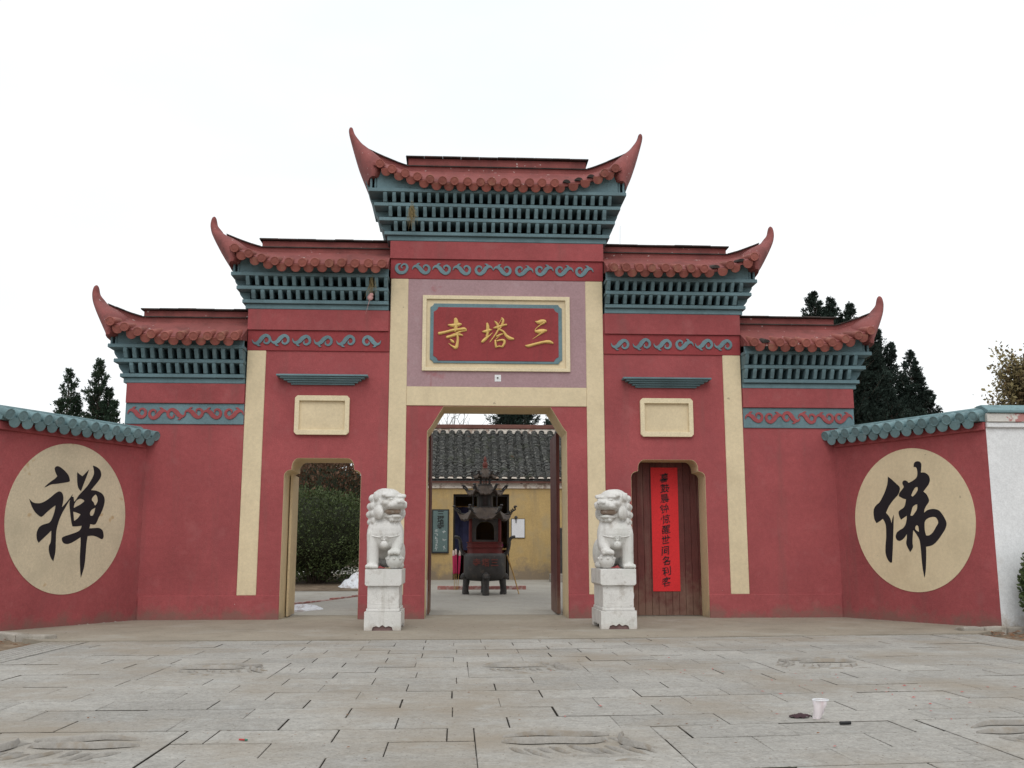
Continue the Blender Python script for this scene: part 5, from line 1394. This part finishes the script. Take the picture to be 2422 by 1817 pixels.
# ================================================================== TREES
MAT['bush_core'] = pmat('bush_inner_shade', (0.022, 0.026, 0.014), 0.4, 8, 1.0, 0.6, 14, fine=0.4)  # solid lump added inside each bush, coloured as its inner shade
def leaf_mesh(name, pts, rng, size, aspect=2.2, up_bias=0.0, out_from=None, droop=0.0):
    """many small pointed leaves: pts is a list of (Vector, scale)."""
    vs = []; fs = []
    for p, sc in pts:
        d = Vector((rng.gauss(0, 1), rng.gauss(0, 1), rng.gauss(0, 1)))
        if out_from is not None:
            o = (p-out_from(p)); 
            if o.length > 1e-6: d = d*0.6+o.normalized()*1.1
        d.z += up_bias-droop
        if d.length < 1e-6: d = Vector((0, 0, 1))
        d.normalize()
        w = d.cross(Vector((rng.gauss(0, 1), rng.gauss(0, 1), rng.gauss(0, 1))))
        if w.length < 1e-6: continue
        w.normalize()
        L = size*sc*rng.uniform(.7, 1.3); W = L/aspect
        k = len(vs)
        vs += [tuple(p-d*L*.5), tuple(p+w*W*.5), tuple(p+d*L*.5), tuple(p-w*W*.5)]
        fs.append((k, k+1, k+2, k+3))
    me = bpy.data.meshes.new(name); me.from_pydata(vs, [], fs)
    return me

def spire(vs, fs, bm_, r, base, top, wide, up_, size, per, nb, zlow):
    """one leader: a ragged cone of boughs below `top`; wide(d) gives the bough length d metres under the tip."""
    x, y = base.x, base.y
    H = top.z
    n = 0
    for i in range(nb):
        dd = (H-zlow)*((i+r.random())/nb)**1.15
        R0 = wide(dd)
        a = r.uniform(0, 2*PI)
        L = R0*r.uniform(.4, 1.0)*(1.45 if r.random() < .14 else 1)+.03
        k_ = dd/max(.01, H-zlow)
        b0 = Vector((top.x+(x-top.x)*k_, top.y+(y-top.y)*k_, H-dd))
        d = Vector((math.cos(a), math.sin(a), up_*r.uniform(.4, 1.5))).normalized()
        tip = b0+d*L
        mid = b0.lerp(tip, .55)+Vector((0, 0, -.08*L))
        if L > .22: bm_.tube([b0, mid, tip], [.008+.008*L, .006+.005*L, .003], 3, cap=False)
        for q in range(2+int(6*min(1.4, L))):
            s = 1-r.random()**1.3*.85
            c_ = (b0.lerp(mid, s*2) if s < .5 else mid.lerp(tip, s*2-1))
            td = (d+Vector((r.gauss(0, .5), r.gauss(0, .5), r.gauss(.3*up_, .4)))).normalized()
            tl = (0.05+.24*min(1.0, R0))*r.uniform(.6, 1.25)
            for w in range(per):
                f_ = r.random()
                p = c_+td*tl*f_+Vector((r.gauss(0, .03), r.gauss(0, .03), r.gauss(0, .03)))*(1.3-f_)
                ld = (td+Vector((r.gauss(0, .45), r.gauss(0, .45), r.gauss(.2, .45)))).normalized()
                sd_ = ld.cross(Vector((r.gauss(0, 1), r.gauss(0, 1), r.gauss(0, 1))))
                if sd_.length < 1e-4: continue
                sd_.normalize()
                l_ = size*r.uniform(.6, 1.3); wd = l_*.34
                k = len(vs)
                vs += [tuple(p), tuple(p+ld*l_*.45+sd_*wd*.5), tuple(p+ld*l_), tuple(p+ld*l_*.45-sd_*wd*.5)]
                fs.append((k, k+1, k+2, k+3))
def conifer(name, label, x, y, leaders, size, mat, seed, up_=0.8, z0=0.0, per=20, dens=1.0, group=None, zlow=3.0):
    """leaders: (x, y offset, tip height, slope of the cone, widest radius)."""
    r = random.Random(seed)
    t = thing(name, label, 'tree', (x, y, z0), group)
    hmax = max(l[2] for l in leaders)
    tr = MB(); tr.tube([(x, y, z0-.1), (x, y, z0+hmax*.45)], [hmax*.022, hmax*.014], 8)
    vs = []; fs = []; bm_ = MB()
    for lx, dy, zt, sl, wm in leaders:
        tr.tube([(x, y, z0+hmax*.3), ((x*.4+lx*.6), y+dy, z0+hmax*.55), (lx, y+dy, zt-.08)], [hmax*.013, hmax*.008, .006], 6)
        nb = int(dens*(zt-zlow)*46*(.5+wm*.8))
        spire(vs, fs, bm_, r, Vector(((x+lx)/2, y+dy, zlow)), Vector((lx, y+dy, zt)), lambda d, sl=sl, wm=wm: min(wm, .02+sl*d)*(1-.12*math.sin(d*9)), up_, size, per, nb, zlow)
    tr.build('trunk', 'bark', t, smooth=50)
    bm_.build('branches', 'bark', t, recalc=False)
    me = bpy.data.meshes.new('crown'); me.from_pydata(vs, [], fs)
    place('crown', me, mat, t)
    return t
GL = 'cypresses behind the left wing'
conifer('cypress_tree', 'slim dark cypress behind left wing, the left one of the pair', -11.55, 9, [(-11.58, 0, 6.2, .34, .36), (-11.40, .2, 5.45, .34, .28), (-11.70, -.1, 5.35, .34, .26)], .075, 'cypress', 11, 1.2, group=GL)
conifer('cypress_tree', 'taller dark cypress between the left wing roundel and gate end', -10.65, 9, [(-10.78, 0, 6.48, .34, .44), (-10.50, .1, 5.70, .36, .32), (-10.28, -.1, 5.30, .34, .26), (-10.92, .1, 5.45, .34, .28)], .08, 'cypress', 12, 1.1, group=GL)
conifer('young_cypress', 'tip of a young cypress beside the left end of the gate', -9.75, 9, [(-9.75, 0, 5.05, .35, .3)], .07, 'cypress', 13, 1.1)
conifer('young_cypress', 'tip of a young cypress far left above the wing coping', -12.35, 6.5, [(-12.35, 0, 4.72, .35, .3)], .07, 'cypress', 14, 1.1)
GR = 'conifers behind the right wing'
conifer('conifer_tree', 'large dark conifer rising behind the right outer roof', 11.4, 11.5, [(10.62, 0, 9.42, .45, .75), (11.28, .2, 9.28, .42, .85), (11.72, -.2, 8.98, .42, .8), (12.15, .1, 8.55, .42, .75), (12.75, .2, 8.25, .40, .7), (13.05, -.1, 7.75, .40, .6), (10.15, .1, 8.4, .4, .6), (12.4, -.3, 7.6, .45, .9), (11.6, -.4, 7.4, .5, 1.1), (10.95, -.2, 8.75, .55, 1.0), (11.5, .3, 8.65, .55, 1.0), (12.05, 0, 8.0, .55, 1.05), (12.7, .2, 7.3, .55, .9)], .085, 'conifer', 21, .8, group=GR, zlow=2.6)
conifer('conifer_tree', 'shorter dark conifer with pointed top right of the outer roof horn', 13.6, 11.5, [(13.68, 0, 7.50, .42, .62), (13.98, .1, 6.85, .42, .55), (14.2, -.1, 6.2, .42, .5), (13.3, -.2, 6.7, .45, .6), (13.0, .2, 6.2, .5, .7)], .085, 'conifer', 22, .85, group=GR, zlow=2.6)
conifer('conifer_tree', 'dark conifer peeping between right middle and outer roofs', 8.1, 12, [(8.16, 0, 8.72, .45, .6), (8.5, .1, 8.1, .45, .5)], .085, 'conifer', 23, .8, group=GR, zlow=5.0)
conifer('conifer_tree', 'low dark conifer filling the gap above the right wing coping', 12.2, 10, [(12.3, 0, 6.0, .5, .8), (11.7, .1, 5.6, .5, .7), (13.1, -.1, 5.4, .5, .7)], .085, 'conifer', 24, .7, group=GR, zlow=2.6)

# broad-leaved tree with yellowing leaves over the white wall
def leafy(name, label, x, y, h, R0, z1, nbr, per, size, mat, seed, z0=0.0, cat='tree', group=None, top=1.0):
    r = random.Random(seed)
    t = thing(name, label, cat, (x, y, z0), group)
    mb = MB()
    mb.tube([(x, y, z0-.1), (x+.05, y, z0+h*.55), (x, y, z0+h*.95)], [h*.02, h*.013, h*.003], 8)
    pts = []
    for i in range(nbr):
        u = z1+(1-z1)*r.random()
        a = r.uniform(0, 2*PI); L = R0*math.sqrt(max(0.04, 1-((u-.55)/.47)**2))*r.uniform(.5, 1.05)
        b0 = Vector((x, y, z0+h*u*.86)); tip = b0+Vector((math.cos(a)*L*.75, math.sin(a)*L*.75, L*r.uniform(.6, 1.5)))
        if tip.z > z0+h*top: tip.z = z0+h*top-r.random()*.2
        mid = b0.lerp(tip, .5)+Vector((r.gauss(0, .05), r.gauss(0, .05), -.05))
        mb.tube([b0, mid, tip], [.02, .013, .004], 4, cap=False)
        for q in range(per):
            s = r.uniform(.25, 1.05); c_ = b0.lerp(tip, s)
            pts.append((c_+Vector((r.gauss(0, .09), r.gauss(0, .09), r.gauss(0, .09))), .6+.7*r.random()))
    mb.build('trunk', 'bark', t, recalc=False)
    place('crown', leaf_mesh('crown', pts, r, size, 1.7, droop=.35), mat, t)
    return t
leafy('broadleaf_tree', 'tree with yellowing leaves above the white wall at far right', 14.75, 7, 6.95, 1.5, .35, 300, 52, .10, 'yellow_leaf', 31)
# shrubs in the court and by the white wall
def bush(name, label, x, y, z0, rx, ry, h, n, size, mat, seed, group=None, low=0.1, cat='bush'):
    r = random.Random(seed)
    t = thing(name, label, cat, (x, y, z0), group)
    mb = MB()
    for i in range(26):
        a = r.uniform(0, 2*PI); s = math.sqrt(r.random())*.8
        tip = Vector((x+rx*s*math.cos(a), y+ry*s*math.sin(a), z0+h*r.uniform(.45, .85)))
        mb.tube([(x+.15*math.cos(a), y+.15*math.sin(a), z0-.05), Vector((x, y, z0)).lerp(tip, .55)+Vector((r.gauss(0, .05), r.gauss(0, .05), 0)), tip], [.025, .016, .005], 4, cap=False)
    mb.build('stems', 'bark', t, recalc=False)
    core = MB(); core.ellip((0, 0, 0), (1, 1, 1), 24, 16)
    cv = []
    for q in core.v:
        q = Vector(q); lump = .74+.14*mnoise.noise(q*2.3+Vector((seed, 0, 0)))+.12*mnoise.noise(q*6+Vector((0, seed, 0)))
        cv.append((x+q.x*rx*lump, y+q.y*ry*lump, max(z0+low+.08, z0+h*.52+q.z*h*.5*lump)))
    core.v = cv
    core.build('inner_shade_mass', 'bush_core', t, smooth=80)
    pts = []
    while len(pts) < n:
        q = Vector((r.gauss(0, 1), r.gauss(0, 1), r.gauss(0, 1))).normalized()
        s = r.random()**0.22
        lump = 1+.16*mnoise.noise(q*2.3+Vector((seed, 0, 0)))+.10*mnoise.noise(q*5.5+Vector((0, seed, 0)))
        p = Vector((x+q.x*rx*s*lump, y+q.y*ry*s*lump, z0+h*.52+q.z*h*.5*s*lump))
        if p.z < z0+low: continue
        if mnoise.noise(p*2.6+Vector((seed*3, 0, 0))) < -.28 and r.random() < .8: continue
        pts.append((p, .6+.8*r.random()))
    place('crown', leaf_mesh('crown', pts, r, size, 1.8, up_bias=.25, out_from=lambda p: Vector((x, y, z0+h*.4))), mat, t)
    return t
bush('round_bush', 'large clipped green bush behind the left doorway', -4.75, 9.9, court_z(9.9), 2.35, 1.45, 2.6, 34000, .058, 'bush', 41, low=.06)
bush('red_leaved_bush', 'bush with reddish winter leaves above the clipped bush behind left doorway', -4.9, 12.6, .42, 2.5, 1.4, 3.8, 22000, .085, 'red_bush', 42, low=.8)
bush('hedge_bush', 'tall dark evergreen hedge shrub behind the red leaved bush in left doorway', -6.4, 15.2, .42, 3.2, 1.5, 4.6, 16000, .11, 'red_bush', 44, low=.8)
bush('shrub', 'small dark shrub at the foot of the white wall at right edge', 8.50, -3.3, -.1, .33, .28, 1.45, 3200, .06, 'bush', 43, low=.12)
# behind the hall: conifers and bare winter trees
GH = 'conifers behind the hall'
conifer('conifer_tree', 'broad dark conifer behind the hall roof, right of the bare trees', 1.65, 22, [(1.2, 0, 8.0, .6, .75), (1.7, .2, 8.4, .6, .8), (2.15, 0, 7.7, .6, .6)], .10, 'conifer', 51, .7, z0=.4, group=GH, zlow=4.6)
conifer('conifer_tree', 'pointed dark conifer behind the hall roof near right side of doorway', 3.15, 21, [(3.15, 0, 7.15, .5, .6)], .10, 'conifer', 52, .8, z0=.4, group=GH, zlow=4.6)
conifer('conifer_tree', 'dark conifer behind the hall roof at left side of doorway', -2.15, 21, [(-2.15, 0, 7.3, .5, .6)], .10, 'conifer', 53, .8, z0=.4, group=GH, zlow=4.6)
def bare_tree(x, y, h, seed, label):
    r = random.Random(seed)
    t = thing('bare_tree', label, 'tree', (x, y, .4), 'bare trees behind the hall')
    tr = MB(); br = MB()
    def grow(p, d, L, rr, depth):
        n = 3; pts = [p]
        for i in range(n):
            d = (d+Vector((r.gauss(0, .12), r.gauss(0, .12), r.gauss(0, .06)+.04))).normalized()
            pts.append(pts[-1]+d*L/n)
        (tr if depth == 0 else br).tube(pts, [rr, rr*.85, rr*.72, rr*.6], 5 if depth < 2 else 3, cap=False)
        if depth >= 4: return
        for q in range(r.choice((2, 3, 3))):
            a = r.uniform(0, 2*PI); sp = r.uniform(.35, .75)
            o = d.orthogonal().normalized(); o.rotate(Matrix.Rotation(a, 3, d))
            nd = (d+o*sp).normalized()
            grow(pts[-1] if q < 2 else pts[-2], nd, L*r.uniform(.62, .8), rr*.58, depth+1)
    grow(Vector((x, y, .3)), Vector((r.gauss(0, .05), 0, 1)), h*.34, h*.012, 0)
    tr.build('trunk', 'bark', t, recalc=False); br.build('branches', 'bark', t, recalc=False)
for i, (x, y, h, lab) in enumerate(((-1.75, 25, 8.2, 'bare winter tree behind hall roof, leftmost in the doorway'), (-.75, 26, 8.6, 'bare winter tree behind hall roof, second from left in the doorway'), (.1, 25, 8.3, 'bare winter tree behind hall roof, just left of broad conifer'), (2.75, 27, 8.2, 'bare winter tree between the two conifers behind the hall'), (3.9, 26, 8.0, 'bare winter tree behind hall roof at right side of doorway'))):
    bare_tree(x, y, h, 60+i, lab)
an = MB().tube([(4.36, 11.5, 5.0), (4.37, 11.5, 9.5), (4.42, 11.5, 11.6)], [.012, .008, .004], 5).build('antenna', 'iron')
tag(an, 'thin antenna rod rising behind the right middle roof', 'antenna')

# ================================================================== KERBS, SOIL, LITTER
def kerb_stones(path, w, h, label, n, seed):
    r = random.Random(seed)
    t = thing('kerb', label, 'kerb', path[0])
    a, b_ = Vector(path[0]), Vector(path[1])
    d = (b_-a); nn = Vector((-d.y, d.x, 0)).normalized()*w
    for i in range(n):
        p = a+d*(i/n); q = a+d*((i+.97)/n)
        o = nn*r.uniform(-.15, .15)
        vs = [p+o, p+nn+o, q+nn+o, q+o]
        hh = h*r.uniform(.7, 1.1)
        MB().add([(v.x, v.y, -.12) for v in vs]+[(v.x+r.uniform(-.02, .02), v.y+r.uniform(-.02, .02), hh+r.uniform(-.015, .015)) for v in vs],
                 [(0, 1, 2, 3), (4, 5, 6, 7), (0, 1, 5, 4), (1, 2, 6, 5), (2, 3, 7, 6), (3, 0, 4, 7)]).build('kerb_stone', 'kerb', t, bevel=0.025, seg=2)
kerb_stones([(-8.1, -3.15, 0), (-6.55, -4.10, 0)], .22, .065, 'row of rough kerb stones below the left wing wall', 3, 1)
kerb_stones([(7.15, -3.45, 0), (8.35, -3.10, 0)], .22, .055, 'row of rough kerb stones below the right wing wall', 3, 2)
# loose soil banks beside the paving
def soil(x0, x1, y0, y1, z, seed, name):
    N, Mm = 46, 60; vs = []; fs = []
    for i in range(Mm+1):
        for j in range(N+1):
            x_ = x0+(x1-x0)*j/N; y_ = y0+(y1-y0)*i/Mm
            zz = z+.05*mnoise.noise(Vector((x_*1.3, y_*1.3, seed)))+.025*mnoise.noise(Vector((x_*6, y_*6, seed)))+.012*mnoise.noise(Vector((x_*17, y_*17, seed)))
            vs.append((x_, y_, zz))
    for i in range(Mm):
        fs += [(i*(N+1)+j, i*(N+1)+j+1, (i+1)*(N+1)+j+1, (i+1)*(N+1)+j) for j in range(N)]
    return struct(MB().add(vs, fs).build(name, 'dirt', recalc=False, smooth=60))
soil(-12, -6.46, -12, -2.4, -.055, 1, 'soil_verge')
soil(7.12, 13, -12, -2.6, -.05, 2, 'soil_verge')
# dead leaves and pebbles on the soil, grit on the paving
def litter(name, n, area, size, mat, seed, label, cat, z=.004, flat=True, keep=None):
    r = random.Random(seed); vs = []; fs = []
    for i in range(n):
        x_, y_ = area(r)
        a = r.uniform(0, 2*PI); s = size*r.uniform(.4, 1.4)
        dx, dy = math.cos(a)*s, math.sin(a)*s
        k = len(vs)
        h = s*r.uniform(.1, .5)
        vs += [(x_-dx, y_-dy, z), (x_-dy*.5, y_+dx*.5, z+h*.6), (x_+dx, y_+dy, z+h*.3), (x_+dy*.5, y_-dx*.5, z+.001), (x_, y_, z+h)]
        fs += [(k, k+1, k+4), (k+1, k+2, k+4), (k+2, k+3, k+4), (k+3, k, k+4)]
    o = MB().add(vs, fs).build(name, mat, recalc=False)
    return tag(o, label, cat, kind='stuff')
litter('dead_leaves', 500, lambda r: (r.uniform(7.2, 10.5), r.uniform(-6.2, -3.2)), .05, 'dry_leaf', 1, 'brown dead leaves on the soil by the white wall', 'leaves', z=-.02)
litter('dead_leaves', 200, lambda r: (r.uniform(-9, -6.5), r.uniform(-6.5, -3.6)), .035, 'dry_leaf', 2, 'brown dead leaves on the soil left of the paving', 'leaves', z=-.02)
litter('grit', 420, lambda r: (r.gauss(0, 3.2), r.uniform(-13.5, -1.2)), .012, 'dry_leaf', 3, 'crumbs of dry leaf and grit strewn over the paving', 'grit', z=.008)
litter('paper_scraps', 70, lambda r: (r.gauss(2.6, 1.3), r.gauss(-10.2, 1.5)), .016, 'scrap_red', 4, 'tiny red firecracker paper scraps strewn on the paving', 'scraps', z=.006)
litter('rubble', 90, lambda r: (lambda s: (-6.75-s*.5+r.gauss(0, .08), -.22-s*.9-abs(r.gauss(0, .12))))(r.random()), .035, 'kerb', 5, 'crumbled mortar along the foot of the left wing corner', 'rubble', z=.0)

# crushed clear plastic cup
cp = thing('plastic_cup', 'crushed clear plastic cup lying on the paving at lower right', 'cup', (1.90, -11.36, 0))
N = 18; vs = []; fs = []
prof = [(.028, 0), (.030, .02), (.034, .05), (.038, .075), (.042, .10), (.047, .125), (.05, .13)]
for r_, z_ in prof:
    for k in range(N):
        a = 2*PI*k/N
        w_ = 1+.18*math.sin(3*a+z_*40)+.10*math.sin(7*a-z_*60)
        vs.append((1.90+r_*w_*math.cos(a)+.25*z_, -11.36+r_*w_*math.sin(a)*.85, .004+z_*1.0))
for i in range(len(prof)-1):
    fs += [(i*N+k, i*N+(k+1) % N, (i+1)*N+(k+1) % N, (i+1)*N+k) for k in range(N)]
fs.append(tuple(range(N))[::-1])
MB().add(vs, fs).build('wall', 'plastic', cp, recalc=False, smooth=60)
MB().tube([(1.90+.25*.13+.058*math.cos(2*PI*k/N), -11.36+.05*math.sin(2*PI*k/N), .136) for k in range(N+1)], .004, 5).build('rim', 'white', cp, smooth=60)
# dark cloth scrap beside it
mb = MB(); vs = []; fs = []
for i in range(15):
    for j in range(7):
        u, v = i/14, j/6
        vs.append((1.715+.17*u, -11.30+.10*(v-.5)*(math.sin(PI*min(1, u*1.1+.05)))**.5, .010+.022*math.sin(PI*u)*math.sin(PI*v)+.006*math.sin(u*21+v*7)))
fs = [(i*7+j, (i+1)*7+j, (i+1)*7+j+1, i*7+j+1) for i in range(14) for j in range(6)]
tag(mb.add(vs, fs).build('cloth_scrap', 'cloth_dark', recalc=False, smooth=70), 'dark maroon scrap of cloth lying left of the plastic cup', 'cloth')
tag(MB().tube([(1.975, -11.61, .012), (2.055, -11.60, .012)], .012, 10).build('firework_tube', 'black_plastic', smooth=40), 'small spent black tube lying right of the plastic cup', 'tube')
fc = thing('firecracker', 'small red and green firecracker on the paving at lower left', 'firecracker', (-2.12, -11.98, 0))
MB().tube([(-2.155, -11.97, .007), (-2.115, -11.985, .007)], .006, 8).build('casing', 'scrap_red', fc, smooth=40)
MB().tube([(-2.114, -11.985, .007), (-2.098, -11.99, .007)], .006, 8).build('band', 'scrap_green', fc, smooth=40)
